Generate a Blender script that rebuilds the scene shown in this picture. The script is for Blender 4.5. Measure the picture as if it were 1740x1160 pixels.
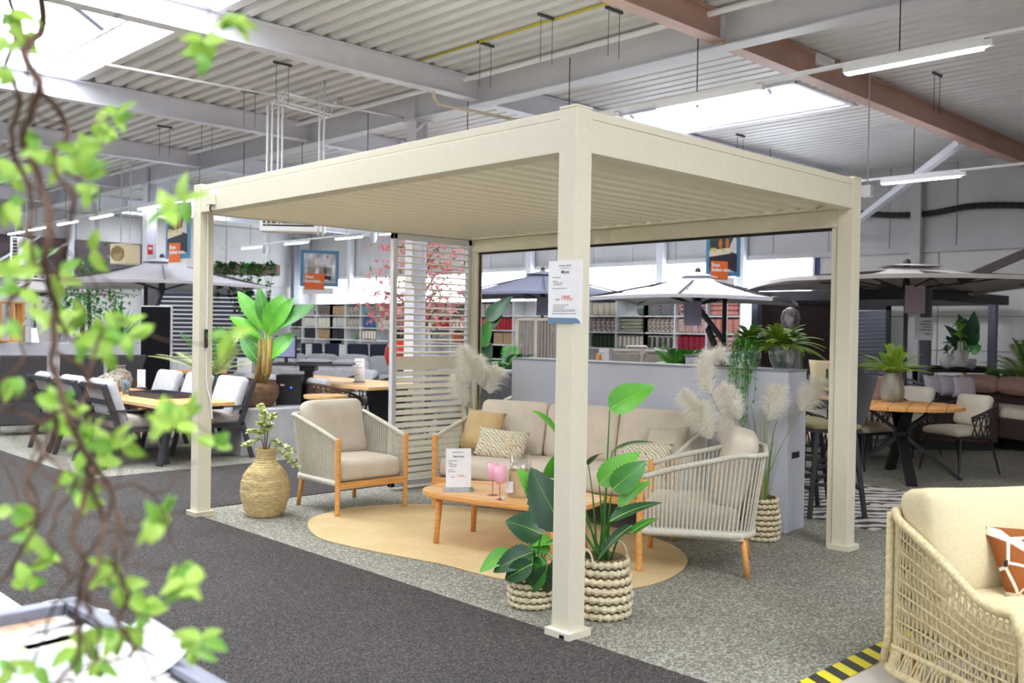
import bpy, math, random
from math import pi, sin, cos, sqrt, radians as Rd
from mathutils import Vector as V, Matrix, noise
rnd = random.Random(7)
S = bpy.context.scene
COL = S.collection
for o in list(bpy.data.objects): bpy.data.objects.remove(o)

# ---------------------------------------------------------------- camera
CF, CX, CY, CZ, YAW, PIT, ROL = 1620.30, -3.30589, -2.99908, 1.45655, 0.800869, -0.012976, 0.0154116
_f = V((cos(PIT)*cos(YAW), cos(PIT)*sin(YAW), sin(PIT)))
_r = _f.cross(V((0, 0, 1))).normalized(); _u = _r.cross(_f)
_r, _u = cos(ROL)*_r + sin(ROL)*_u, -sin(ROL)*_r + cos(ROL)*_u
CAM = V((CX, CY, CZ))
cd = bpy.data.cameras.new('camera'); cam = bpy.data.objects.new('camera', cd); COL.objects.link(cam)
mw = Matrix.Identity(4)
for i in range(3):
    mw[i][0], mw[i][1], mw[i][2], mw[i][3] = _r[i], _u[i], -_f[i], CAM[i]
cam.matrix_world = mw
cd.sensor_width = 36; cd.sensor_fit = 'HORIZONTAL'; cd.lens = 36*CF/1740
cd.clip_start = .05; cd.clip_end = 200
cd.dof.use_dof = True; cd.dof.focus_distance = 6.0; cd.dof.aperture_fstop = 2.9
S.camera = cam
def at(x, y, d):                       # a point at distance d into the hall
    return CAM + d*(_f + _r*((x-870)/CF) - _u*((y-580)/CF))
def on(x, y, z=0.):                    # a point at height z
    r = _f + _r*((x-870)/CF) - _u*((y-580)/CF)
    return CAM + r*((z-CZ)/r.z)

# ---------------------------------------------------------------- view, world, light
S.view_settings.view_transform = 'Standard'; S.view_settings.look = 'None'
S.view_settings.gamma = 1; S.view_settings.use_curve_mapping = False
S.view_settings.exposure = 0.72
WORLD = 8.5      # overcast sky
BATTEN = 26.0    # LED batten radiance
S.cycles.max_bounces = 7; S.cycles.diffuse_bounces = 4; S.cycles.transparent_max_bounces = 16
S.cycles.sample_clamp_indirect = 6
w = bpy.data.worlds.new('sky'); S.world = w; w.use_nodes = True
bg = w.node_tree.nodes['Background']; bg.inputs[0].default_value = (.93, .96, 1, 1); bg.inputs[1].default_value = WORLD
def portal(loc, sx, sy, rot=(0, 0, 0)):
    l = bpy.data.lights.new('daylight_portal', 'AREA'); l.shape = 'RECTANGLE'; l.size = sx; l.size_y = sy
    l.cycles.is_portal = True
    o = bpy.data.objects.new('daylight_portal', l); COL.objects.link(o); o.location = loc; o.rotation_euler = rot
CEIL = 4.52
SKY = [(-1.6, 1.1, 1.0, 9.7), (-1.6, 1.1, -10.5, -2.5), (7.2, 8.78, 3.0, 9.2), (-8, -6, -8, 8), (7.2, 8.78, 19.0, 23.5), (-1.6, 1.1, 13.0, 22)]
for a, b, c, d in SKY: portal(((a+b)/2, (c+d)/2, CEIL+.34), b-a, d-c)
WINY = (6.3, 24.0)
portal((13.95, (WINY[0]+WINY[1])/2, 2.1), 1.6, WINY[1]-WINY[0], (0, pi/2, 0))

# ---------------------------------------------------------------- materials
def lin(c):
    return tuple((x/255/12.92 if x/255 <= .04045 else ((x/255+.055)/1.055)**2.4) for x in c)+(1,)
MATS = {}
def nodes(m):
    m.use_nodes = True; nt = m.node_tree; return nt, nt.nodes['Principled BSDF']
def N(nt, t, **k):
    n = nt.nodes.new(t)
    for a, b in k.items():
        if a in n.inputs.keys() if hasattr(n.inputs, 'keys') else False: n.inputs[a].default_value = b
        else: setattr(n, a, b)
    return n
def tex(nt, kind, scale, sc3=None, **k):
    tc = nt.nodes.new('ShaderNodeTexCoord'); out = tc.outputs['Object']
    if sc3:
        mp = nt.nodes.new('ShaderNodeMapping'); mp.inputs['Scale'].default_value = sc3
        nt.links.new(out, mp.inputs[0]); out = mp.outputs[0]
    t = nt.nodes.new(kind)
    if 'Scale' in t.inputs: t.inputs['Scale'].default_value = scale
    for a, b in k.items():
        if a in t.inputs: t.inputs[a].default_value = b
        else: setattr(t, a, b)
    nt.links.new(out, t.inputs['Vector']); return t
def ramp(nt, src, stops, interp='LINEAR'):
    r = nt.nodes.new('ShaderNodeValToRGB'); r.color_ramp.interpolation = interp
    e = r.color_ramp.elements
    while len(e) < len(stops): e.new(.5)
    for i, (p, c) in enumerate(stops): e[i].position = p; e[i].color = c
    nt.links.new(src, r.inputs[0]); return r.outputs[0]
def bumpit(nt, p, src, strength, dist=.01):
    b = nt.nodes.new('ShaderNodeBump'); b.inputs['Strength'].default_value = strength; b.inputs['Distance'].default_value = dist
    nt.links.new(src, b.inputs['Height']); nt.links.new(b.outputs[0], p.inputs['Normal'])
def mat(name, rgb, rough=.6, metal=0, var=.06, scale=25, bump=0, bscale=None, sc3=None, spec=.5, bdist=.01):
    if name in MATS: return MATS[name]
    m = bpy.data.materials.new(name); nt, p = nodes(m)
    c = lin(rgb); p.inputs['Roughness'].default_value = rough; p.inputs['Metallic'].default_value = metal
    p.inputs['Specular IOR Level'].default_value = spec
    t = tex(nt, 'ShaderNodeTexNoise', scale, sc3, Detail=4)
    d = tuple(max(0, x*(1-var*2.2)) for x in c[:3])+(1,); l = tuple(min(1, x*(1+var*1.6)) for x in c[:3])+(1,)
    nt.links.new(ramp(nt, t.outputs[0], [(.3, d), (.7, l)]), p.inputs['Base Color'])
    if bump:
        t2 = tex(nt, 'ShaderNodeTexNoise', bscale or scale*4, sc3, Detail=3); bumpit(nt, p, t2.outputs[0], bump, bdist)
    MATS[name] = m; return m
def emis(name, rgb, s):
    m = bpy.data.materials.new(name); nt, p = nodes(m); p.inputs['Base Color'].default_value = lin(rgb)
    p.inputs['Emission Color'].default_value = lin(rgb); p.inputs['Emission Strength'].default_value = s; MATS[name] = m; return m
def speckle(name, base, spots, scale, rough=.8, bump=.3, thr=(.35, .5, .62, .74)):
    m = bpy.data.materials.new(name); nt, p = nodes(m); p.inputs['Roughness'].default_value = rough
    p.inputs['Specular IOR Level'].default_value = .3
    t = tex(nt, 'ShaderNodeTexNoise', scale, None, Detail=2, Roughness=.7)
    t3 = tex(nt, 'ShaderNodeTexVoronoi', scale*.55, None)
    mx = nt.nodes.new('ShaderNodeMix'); mx.data_type = 'FLOAT'; mx.inputs[0].default_value = .55
    sp = nt.nodes.new('ShaderNodeSeparateColor'); nt.links.new(t3.outputs['Color'], sp.inputs[0])
    nt.links.new(t.outputs[0], mx.inputs[2]); nt.links.new(sp.outputs[0], mx.inputs[3])
    cs = [lin(c) for c in spots]
    col = ramp(nt, mx.outputs[0], list(zip(thr, cs)))
    big = tex(nt, 'ShaderNodeTexNoise', 1.3, None, Detail=3)
    g = ramp(nt, big.outputs[0], [(.3, (.86, .86, .86, 1)), (.7, (1.06, 1.06, 1.06, 1))])
    mm = nt.nodes.new('ShaderNodeMix'); mm.data_type = 'RGBA'; mm.blend_type = 'MULTIPLY'; mm.inputs[0].default_value = 1
    nt.links.new(col, mm.inputs[6]); nt.links.new(g, mm.inputs[7]); nt.links.new(mm.outputs[2], p.inputs['Base Color'])
    bumpit(nt, p, mx.outputs[0], bump, .004); MATS[name] = m; return m
def wood(name, a, b, sc3=(2, 30, 30), rough=.45):
    m = bpy.data.materials.new(name); nt, p = nodes(m); p.inputs['Roughness'].default_value = rough
    t = tex(nt, 'ShaderNodeTexNoise', 2.2, sc3, Detail=6, Distortion=.6)
    nt.links.new(ramp(nt, t.outputs[0], [(.3, lin(a)), (.7, lin(b))]), p.inputs['Base Color']); bumpit(nt, p, t.outputs[0], .12, .003)
    MATS[name] = m; return m
def glass(name, tint=(255, 255, 255), f=.12, rough=.03):
    m = bpy.data.materials.new(name); m.use_nodes = True; nt = m.node_tree; nt.nodes.clear()
    o = nt.nodes.new('ShaderNodeOutputMaterial'); t = nt.nodes.new('ShaderNodeBsdfTransparent'); g = nt.nodes.new('ShaderNodeBsdfGlossy')
    t.inputs[0].default_value = lin(tint); g.inputs['Roughness'].default_value = rough
    fr = nt.nodes.new('ShaderNodeLayerWeight'); fr.inputs[0].default_value = .35
    mp = nt.nodes.new('ShaderNodeMapRange'); mp.inputs[3].default_value = f*.35; mp.inputs[4].default_value = min(1, f*4)
    nt.links.new(fr.outputs['Facing'], mp.inputs[0])
    x = nt.nodes.new('ShaderNodeMixShader'); nt.links.new(mp.outputs[0], x.inputs[0]); nt.links.new(t.outputs[0], x.inputs[1]); nt.links.new(g.outputs[0], x.inputs[2])
    nt.links.new(x.outputs[0], o.inputs[0]); MATS[name] = m; return m
def leafmat(name, a, b, rough=.4):
    m = bpy.data.materials.new(name); nt, p = nodes(m); p.inputs['Roughness'].default_value = rough
    t = tex(nt, 'ShaderNodeTexNoise', 6, None, Detail=3)
    nt.links.new(ramp(nt, t.outputs[0], [(.3, lin(a)), (.7, lin(b))]), p.inputs['Base Color'])
    p.inputs['Subsurface Weight'].default_value = 0
    MATS[name] = m; return m
BEIGE = mat('beige_powder_coat', (226, 218, 196), .42, var=.012)
LOUV = BEIGE
CONC = speckle('pebble_floor', None, [(112, 109, 98), (136, 133, 121), (152, 149, 137), (186, 183, 170)], 190, .75, .3)
CARPET = speckle('dark_carpet', None, [(48, 45, 44), (61, 57, 56), (72, 68, 66), (100, 94, 89)], 300, .95, .5)
WHITEFL = mat('pale_floor', (206, 198, 186), .5, var=.03, scale=3)
DECK = mat('deck_white_steel', (222, 221, 219), .5, var=.025, scale=3)
STEEL = mat('painted_steel', (222, 222, 229), .45, var=.02, scale=4)
ROSE = mat('primer_steel', (196, 160, 142), .5, var=.05, scale=2)
WALLM = mat('wall_panel_grey', (196, 194, 194), .6, var=.03, scale=2)
WALLW = mat('wall_panel_white', (214, 212, 208), .6, var=.03, scale=2)
TEAK = wood('teak', (212, 144, 74), (236, 178, 106))
TEAKD = wood('teak_light', (216, 168, 110), (236, 194, 136))
ROPE = mat('rope_grey', (210, 204, 188), .9, var=.05, scale=60, bump=.5, bscale=220, bdist=.004)
ROPEB = mat('rope_sand', (208, 192, 150), .9, var=.10, scale=60, bump=.5, bscale=220, bdist=.004)
FABR = mat('sand_fabric', (216, 204, 186), .95, var=.03, scale=9, bump=.35, bscale=420, spec=.2, bdist=.003)
FABC = mat('cream_linen', (216, 202, 164), .95, var=.03, scale=90, bump=.4, bscale=300, spec=.2, bdist=.003)
VELV = mat('gold_velvet', (204, 176, 128), .7, var=.08, scale=6, bump=.15, bscale=60, spec=.3)
BLACK = mat('black_metal', (28, 28, 31), .45, var=.05)
DGREY = mat('charcoal_metal', (62, 62, 68), .45, var=.05)
MGREY = mat('grey_metal', (118, 120, 130), .45, var=.04)
LGREY = mat('light_grey_fabric', (190, 190, 194), .95, var=.05, scale=20, bump=.2, bscale=300, spec=.2, bdist=.003)
TAUPE = mat('taupe_fabric', (164, 154, 144), .95, var=.06, scale=20, bump=.2, bscale=300, spec=.2, bdist=.003)
WHITE = mat('white_paint', (236, 236, 236), .5, var=.01)
PAPER = mat('paper_white', (242, 240, 240), .6, var=.01)
INK = mat('ink_grey', (96, 94, 98), .7, var=.02)
INKR = mat('ink_red', (226, 92, 80), .7, var=.02)
BLUEB = mat('sign_blue', (108, 136, 166), .5, var=.03)
PART = mat('partition_grey', (206, 208, 220), .6, var=.02, scale=3)
PLINTH = mat('concrete_plinth', (184, 184, 186), .8, var=.06, scale=6, bump=.1)
STRAW = mat('straw', (226, 200, 144), .9, var=.15, scale=24, bump=.9, bscale=70, sc3=(1.2, 1.2, 6), bdist=.01)
WICK = mat('wicker_cream', (220, 206, 172), .85, var=.14, scale=40, bump=.6, bscale=160, bdist=.005)
WICKD = mat('wicker_brown', (92, 66, 50), .8, var=.2, scale=40, bump=.6, bscale=160, bdist=.005)
WICKG = mat('wicker_charcoal', (66, 62, 64), .8, var=.15, scale=60, bump=.8, bscale=200, bdist=.005)
RUG = None
def plume():
    m = bpy.data.materials.new('pampas_plume'); m.use_nodes = True; nt = m.node_tree; nt.nodes.clear()
    o = nt.nodes.new('ShaderNodeOutputMaterial'); d = nt.nodes.new('ShaderNodeBsdfDiffuse'); t = nt.nodes.new('ShaderNodeBsdfTranslucent'); x = nt.nodes.new('ShaderNodeMixShader')
    d.inputs[0].default_value = lin((255, 251, 240)); t.inputs[0].default_value = lin((255, 252, 244)); x.inputs[0].default_value = .5
    nt.links.new(d.outputs[0], x.inputs[1]); nt.links.new(t.outputs[0], x.inputs[2]); nt.links.new(x.outputs[0], o.inputs[0]); return m
PLUME = plume()
LEAFW = leafmat('willow_leaf', (146, 196, 62), (190, 222, 104)); LEAFV = leafmat('willow_leaf_deep', (100, 160, 50), (140, 190, 76))
STALK = mat('dry_stalk', (150, 146, 84), .8, var=.12, scale=20)
BARK = mat('bark', (104, 78, 62), .9, var=.2, scale=30, bump=.5, bscale=90)
LEAFB = leafmat('leaf_bright', (70, 150, 38), (110, 186, 60))
LEAFM = leafmat('leaf_mid', (44, 110, 38), (76, 146, 54))
LEAFD = leafmat('leaf_dark', (28, 66, 38), (46, 92, 52))
LEAFL = leafmat('leaf_lime', (136, 186, 48), (176, 214, 88))
LEAFY = leafmat('leaf_pale', (200, 214, 130), (228, 234, 174))
FERN = leafmat('leaf_fern', (112, 150, 40), (160, 186, 70))
BANST = mat('banana_stem', (150, 118, 62), .7, var=.25, scale=14, sc3=(1, 1, .2))
PINK = mat('blossom_pink', (244, 152, 156), .7, var=.15, scale=20)
PARL = mat('canopy_light_grey', (212, 210, 216), .9, var=.02, spec=.2)
PARD = mat('canopy_blue_grey', (136, 138, 156), .9, var=.03, spec=.2)
PART2 = mat('canopy_taupe', (206, 198, 196), .9, var=.02, spec=.2)
SCREEN = mat('black_glass', (14, 14, 18), .45, var=.02, spec=.12)
GLASS = glass('clear_glass'); PANE = glass('window_pane', (250, 253, 255), .06)
PGLASS = glass('pink_glass', (248, 196, 210), .25, .15)
LAMP = emis('led_diffuser', (244, 244, 255), BATTEN)
YEL = mat('tape_yellow', (228, 214, 20), .5, var=.03); TBLK = mat('tape_black', (34, 32, 24), .5, var=.03)
ORNG = mat('sign_orange', (240, 112, 44), .6, var=.02)
BLUEF = mat('frame_blue', (88, 140, 172), .5, var=.03)
# rug: woven jute in diagonal squares
def rugmat():
    m = bpy.data.materials.new('jute_rug'); nt, p = nodes(m); p.inputs['Roughness'].default_value = .95
    t = tex(nt, 'ShaderNodeTexChecker', 3.2, (1, 1, 1)); t2 = tex(nt, 'ShaderNodeTexNoise', 30, (1, 12, 1), Detail=3)
    t.inputs[1].default_value = lin((214, 187, 138)); t.inputs[2].default_value = lin((218, 192, 144))
    g = ramp(nt, t2.outputs[0], [(.3, (.82, .82, .82, 1)), (.7, (1.08, 1.08, 1.08, 1))])
    mm = nt.nodes.new('ShaderNodeMix'); mm.data_type = 'RGBA'; mm.blend_type = 'MULTIPLY'; mm.inputs[0].default_value = 1
    nt.links.new(t.outputs[0], mm.inputs[6]); nt.links.new(g, mm.inputs[7]); nt.links.new(mm.outputs[2], p.inputs['Base Color'])
    bumpit(nt, p, t2.outputs[0], .4, .004); return m
RUG = rugmat()
def pattern(name, base, line, kind, scale, w):
    m = bpy.data.materials.new(name); nt, p = nodes(m); p.inputs['Roughness'].default_value = .9
    if kind == 'cells':
        t = tex(nt, 'ShaderNodeTexVoronoi', scale, None, feature='DISTANCE_TO_EDGE'); src = t.outputs[0]
        c = ramp(nt, src, [(w*.7, lin(line)), (w, lin(base))])
    elif kind == 'zig':
        t = tex(nt, 'ShaderNodeTexWave', scale, None, Distortion=6, bands_direction='DIAGONAL'); t.inputs['Detail Scale'].default_value = 1.5
        c = ramp(nt, t.outputs[1], [(w, lin(line)), (w+.08, lin(base))])
    else:
        t = tex(nt, 'ShaderNodeTexWave', scale, None, bands_direction='X' if kind == 'x' else 'Z')
        c = ramp(nt, t.outputs[1], [(w, lin(line)), (w+.06, lin(base))])
    nt.links.new(c, p.inputs['Base Color']); MATS[name] = m; return m
STARP = pattern('botanical_print', (228, 218, 190), (164, 155, 138), 'zig', 16, .2)
GIRAF = pattern('giraffe_print', (146, 80, 26), (240, 228, 206), 'cells', 9, .055)
HERR = pattern('herringbone_rug', (206, 198, 190), (70, 66, 66), 'zig', 2.6, .3)
# ---------------------------------------------------------------- mesh helpers
def fr(d):                                     # frame with z along d
    z = V(d).normalized(); x = z.cross(V((0, 0, 1)))
    if x.length < 1e-4: x = V((1, 0, 0))
    x.normalize(); return x, z.cross(x), z
class MB:
    def __init__(s): s.v = []; s.f = []
    def add(s, vs, fs):
        n = len(s.v); s.v += [tuple(p) for p in vs]; s.f += [tuple(i+n for i in q) for q in fs]; return s
    def box(s, x0, y0, z0, x1, y1, z1):
        return s.add([(x0,y0,z0),(x1,y0,z0),(x1,y1,z0),(x0,y1,z0),(x0,y0,z1),(x1,y0,z1),(x1,y1,z1),(x0,y1,z1)],
            [(0,3,2,1),(4,5,6,7),(0,1,5,4),(1,2,6,5),(2,3,7,6),(3,0,4,7)])
    def cb(s, c, d): return s.box(c[0]-d[0]/2, c[1]-d[1]/2, c[2]-d[2]/2, c[0]+d[0]/2, c[1]+d[1]/2, c[2]+d[2]/2)
    def bar(s, p, q, w, h=None, up=None):      # square bar from p to q
        p, q = V(p), V(q); h = h or w
        z = (q-p).normalized(); u = V(up) if up else V((0, 0, 1))
        if abs(z.dot(u)) > .98: u = V((0, 1, 0))
        x = z.cross(u).normalized(); y = x.cross(z)
        vs = [b+x*(i*w/2)+y*(j*h/2) for b in (p, q) for i, j in ((-1,-1),(1,-1),(1,1),(-1,1))]
        return s.add(vs, [(0,1,2,3),(7,6,5,4),(0,4,5,1),(1,5,6,2),(2,6,7,3),(3,7,4,0)])
    def tube(s, pts, r, n=8, cap=True, closed=False):
        pts = [V(p) for p in pts]; m = len(pts); R = r if isinstance(r, (list, tuple)) else [r]*m
        vs = []; px = None
        for i, p in enumerate(pts):
            if closed: d = pts[(i+1) % m]-pts[i-1]
            else: d = pts[min(i+1, m-1)]-pts[max(i-1, 0)]
            if d.length < 1e-9: d = V((0, 0, 1))
            d.normalize()
            if px is None: px = fr(d)[0]
            x = px-d*px.dot(d)
            if x.length < 1e-5: x = fr(d)[0]
            x.normalize(); px = x; y = d.cross(x)
            vs += [p+x*(R[i]*cos(2*pi*k/n))+y*(R[i]*sin(2*pi*k/n)) for k in range(n)]
        fs = []
        for i in range(m if closed else m-1):
            a, b = i*n, ((i+1) % m)*n
            fs += [(a+k, a+(k+1) % n, b+(k+1) % n, b+k) for k in range(n)]
        if cap and not closed: fs += [tuple(range(n-1, -1, -1)), tuple((m-1)*n+k for k in range(n))]
        return s.add(vs, fs)
    def lathe(s, prof, n=24, c=(0, 0, 0), wob=0):
        vs = []; fs = []; m = len(prof)
        for i, (r, z) in enumerate(prof):
            for k in range(n):
                a = 2*pi*k/n; q = r*(1+wob*noise.noise((cos(a)*3, sin(a)*3, z*40)))
                vs.append((c[0]+q*cos(a), c[1]+q*sin(a), c[2]+z))
        for i in range(m-1):
            fs += [(i*n+k, i*n+(k+1) % n, (i+1)*n+(k+1) % n, (i+1)*n+k) for k in range(n)]
        fs.append(tuple(range(n-1, -1, -1)))
        return s.add(vs, fs)
    def prism(s, out, z0, z1):
        n = len(out)
        return s.add([(x, y, z0) for x, y in out]+[(x, y, z1) for x, y in out],
            [tuple(range(n-1, -1, -1)), tuple(range(n, 2*n))]+[(k, (k+1) % n, n+(k+1) % n, n+k) for k in range(n)])
    def grid(s, P):                            # rows of points
        h, w = len(P), len(P[0])
        return s.add([p for r in P for p in r], [(i*w+j, i*w+j+1, (i+1)*w+j+1, (i+1)*w+j) for i in range(h-1) for j in range(w-1)])
    def ball(s, c, r, n=10, m=6):
        return s.lathe([(r[0]*sin(pi*i/m)+1e-4, -r[2]*cos(pi*i/m)) for i in range(m+1)], n, c) if not isinstance(r, float) else s.lathe([(r*sin(pi*i/m)+1e-4, -r*cos(pi*i/m)) for i in range(m+1)], n, c)
    def rbox(s, c, d, r, n=7, bulge=(0, 0, 0), M=None):   # soft rounded box
        h = V(d)/2; c = V(c); R = min(r, min(h)-1e-4)
        for ax in range(3):
            for sg in (-1, 1):
                P = []
                for i in range(n+1):
                    row = []
                    for j in range(n+1):
                        a, b = [-cos(pi*t/n)*.35+(2*t/n-1)*.65 for t in (i, j)]
                        q = [0, 0, 0]; q[ax] = sg; q[(ax+1) % 3] = a; q[(ax+2) % 3] = b*sg
                        p = V((q[0]*h.x, q[1]*h.y, q[2]*h.z))
                        k = V([max(-h[t]+R, min(h[t]-R, p[t])) for t in range(3)]); e = p-k
                        if e.length > 1e-9: p = k+e.normalized()*R
                        for t in range(3):
                            if bulge[t]:
                                u, w_ = q[(t+1) % 3], q[(t+2) % 3]; g = (1-u*u)*(1-w_*w_)
                                p[t] += bulge[t]*g*(p[t]/h[t])
                        row.append(c+(M@p if M else p))
                    P.append(row)
                s.grid(P)
        return s
    def build(s, name, m, parent=None, smooth=False, bev=0, seg=2, weld=False):
        me = bpy.data.meshes.new(name); me.from_pydata(s.v, [], s.f)
        me.materials.append(m)
        if smooth:
            me.polygons.foreach_set('use_smooth', [True]*len(me.polygons))
        o = bpy.data.objects.new(name, me); COL.objects.link(o)
        if parent: o.parent = parent
        if weld:
            w_ = o.modifiers.new('weld', 'WELD'); w_.merge_threshold = .0004
        if bev:
            b = o.modifiers.new('bevel', 'BEVEL'); b.width = bev; b.segments = seg; b.limit_method = 'ANGLE'; b.angle_limit = .6
        return o
def tag(o, label=None, cat=None, group=None, kind=None):
    if label: o['label'] = label
    if cat: o['category'] = cat
    if group: o['group'] = group
    if kind: o['kind'] = kind
    return o
def thing(name, label, cat, loc=(0, 0, 0), rz=0., group=None):
    o = bpy.data.objects.new(name, None); COL.objects.link(o); o.empty_display_size = .1
    o.location = loc; o.rotation_euler = (0, 0, rz); return tag(o, label, cat, group)
def struct(name, mb, m, parent=None, **k):
    o = mb.build(name, m, parent, **k)
    if not parent: o['kind'] = 'structure'
    return o
KIDS = {}
def copy_tree(o, loc, rz=None, label=None, group=None, sc=None):
    bych = {}
    for q in COL.objects:
        if q.parent: bych.setdefault(q.parent.name, []).append(q)
    def rec(q, par):
        c = q.copy(); COL.objects.link(c)
        if par: c.parent = par
        for k in bych.get(q.name, ()): rec(k, c)
        return c
    r = rec(o, None); r.location = loc
    if rz is not None: r.rotation_euler = (0, 0, rz)
    if sc: r.scale = (sc, sc, sc)
    if label: r['label'] = label
    if group: r['group'] = group
    return r
def text(body, size, m, parent, loc, rot, name='lettering', align='LEFT', ext=.0006, bold=0):
    c = bpy.data.curves.new(name, 'FONT'); c.body = body; c.size = size; c.align_x = align; c.extrude = ext; c.offset = bold
    c.resolution_u = 2; c.materials.append(m)
    t_ = bpy.data.objects.new('t', c); COL.objects.link(t_); dg = bpy.context.evaluated_depsgraph_get(); dg.update()
    me = bpy.data.meshes.new_from_object(t_.evaluated_get(dg)); bpy.data.objects.remove(t_); bpy.data.curves.remove(c)
    o = bpy.data.objects.new(name, me); COL.objects.link(o); o.parent = parent; o.location = loc; o.rotation_euler = rot; return o
def pillow(mb, w, h, t, M, n=10, pinch=.06):     # throw cushion, corners drawn out; plane xz, thickness y
    for sg in (-1, 1):
        P = []
        for i in range(n+1):
            row = []
            for j in range(n+1):
                u, v = 2*i/n-1, 2*j/n-1
                k = (max(0, (1-u**4)*(1-v**4)))**.5
                x = u*w/2*(1-pinch*(1-v*v)); z = v*h/2*(1-pinch*(1-u*u))
                row.append(M@V((x, sg*t/2*k*(1+.08*noise.noise((u*2, v*2, sg+w*9))), z)))
            P.append(row if sg > 0 else row[::-1])
        mb.grid(P)
    return mb
def leaf(mb, base, tip, wid, nrm=(0, 0, 1), droop=.12, fold=.18, n=7, shape=.42, serr=0):
    base, tip = V(base), V(tip); d = tip-base; L = d.length; d.normalize()
    nr = V(nrm); nr = (nr-d*nr.dot(d))
    if nr.length < 1e-3: nr = fr(d)[0]
    nr.normalize(); sd = d.cross(nr); P = []
    for i in range(n+1):
        t = i/n
        wd = wid/2*max(.02, (sin(pi*t**(.62 if shape < .5 else 1.1))**.8)) if 0 < t < 1 else wid*.012
        if serr and i % 2: wd *= 1-serr
        c = base+d*(L*t)+nr*(droop*L*4*t*(1-t))
        P.append([c+sd*(k*wd)+nr*(fold*abs(k)*wd) for k in (-1, -.5, 0, .5, 1)])
    return mb.grid(P)
def arc(p, q, h, n=8, up=(0, 0, 1)):
    p, q = V(p), V(q); u = V(up); return [p.lerp(q, i/n)+u*(h*4*(i/n)*(1-i/n)) for i in range(n+1)]
def bez(pts, n=24):                              # smooth path through points
    pts = [V(p) for p in pts]; out = []; m = len(pts)-1
    for k in range(n+1):
        t = k/n*m; i = min(int(t), m-1); t -= i
        a, b, c, d = pts[max(i-1, 0)], pts[i], pts[i+1], pts[min(i+2, m)]
        out.append(.5*((2*b)+(c-a)*t+(2*a-5*b+4*c-d)*t*t+(3*b-a-3*c+d)*t**3))
    return out
# ================================================================ SETTING
# floor, carpet aisles, pale floor strip behind the hazard tape
struct('floor', MB().box(-12, -1.0, -.06, 14, 24.6, 0).box(-12, -12, -.06, -3.2, -1.0, 0).box(-3.2, -12, -.06, 0, -1.0, 0), CONC)
fm = MB(); fm.box(0, -12, -.06, 14, -1.0, 0.0); struct('floor_2', fm, WHITEFL)
struct('trim_1', MB().box(-1.72, -11, 0, .03, 24, .006), CARPET)
struct('trim_2', MB().box(.03, 4.08, 0, 9.5, 6.1, .006), CARPET)
# hazard tape
tp = MB(); tape = tag(MB().box(.05, -1.12, .001, 6.0, -1.0, .003).build('hazard_tape', YEL), 'yellow and black hazard tape stuck along the floor edge', 'tape')
for k in range(42):
    x = .06+k*.14; MB().add([(x, -1.12, .0036), (x+.07, -1.12, .0036), (x+.135, -1.0, .0036), (x+.065, -1.0, .0036)], [(0, 1, 2, 3)]).build('stripe', TBLK, tape)
# ceiling: trapezoidal steel deck, ribs along Y, with skylight openings
def deck():
    mb = MB(); pit = .205; x = -12.
    def spans(xm):
        cuts = sorted((c, d) for a, b, c, d in SKY if a-.02 <= xm <= b+.02); y = -12.; out = []
        for c, d in cuts: out.append((y, c)); y = d
        out.append((y, 24.6)); return out
    while x < 14:
        prof = [(0, 0), (.105, 0), (.13, .12), (.18, .12), (.205, 0)] if x < 4.5 else [(0, 0), (.145, 0), (.158, .07), (.19, .07), (.205, 0)]
        for y0, y1 in spans(x+pit/2):
            P = [[(x+a, y0, CEIL+b) for a, b in prof], [(x+a, y1, CEIL+b) for a, b in prof]]; mb.grid(P)
        x += pit
    return mb
ceil = struct('ceiling', deck(), DECK)
MB().box(-12, -12, CEIL+.62, -11.9, 24.6, CEIL+.63)
# roof slab above the deck so no daylight leaks round the ribs
rs = MB(); xs = sorted({-12., 14.}|{a for s in SKY for a in s[:2]})
for i in range(len(xs)-1):
    xm = (xs[i]+xs[i+1])/2; y = -12.
    for c, d in sorted((s[2], s[3]) for s in SKY if s[0] < xm < s[1]): rs.box(xs[i], y, CEIL+.125, xs[i+1], c, CEIL+.2); y = d
    rs.box(xs[i], y, CEIL+.125, xs[i+1], 24.6, CEIL+.2)
struct('ceiling_2', rs, DECK)
# skylights: kerb, glazing bars, panes
for i, (a, b, c, d) in enumerate(SKY):
    k = MB(); h = .34
    for x in (a, b): k.box(x-.03, c-.03, CEIL-.03, x+.03, d+.03, CEIL+h)
    for y in (c, d): k.box(a, y-.03, CEIL-.03, b, y+.03, CEIL+h)
    root = struct('window_%d' % (i+1), k, STEEL)
    n = max(2, int((d-c)/1.1))
    for j in range(1, n):
        y = c+(d-c)*j/n; MB().tube([(a+(b-a)*t/8, y, CEIL+h+.45*(1-(t/4-1)**2)*(b-a)/2.7) for t in range(9)], .03, 6).build('glazing_bar', DGREY, root)
    for j in range(n):
        y0, y1 = c+(d-c)*j/n, c+(d-c)*(j+1)/n
        P = [[(a+(b-a)*t/8, y, CEIL+h+.46*(1-(t/4-1)**2)*(b-a)/2.7) for t in range(9)] for y in (y0, y1)]
        MB().grid(P).build('pane', PANE, root)
    for x in (a+.35, b-.35) if b-a > 2 else (b-.25,): MB().tube([(x, c, CEIL+.12), (x, d, CEIL+.12)], .022, 6).build('rail', STEEL, root)
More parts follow.
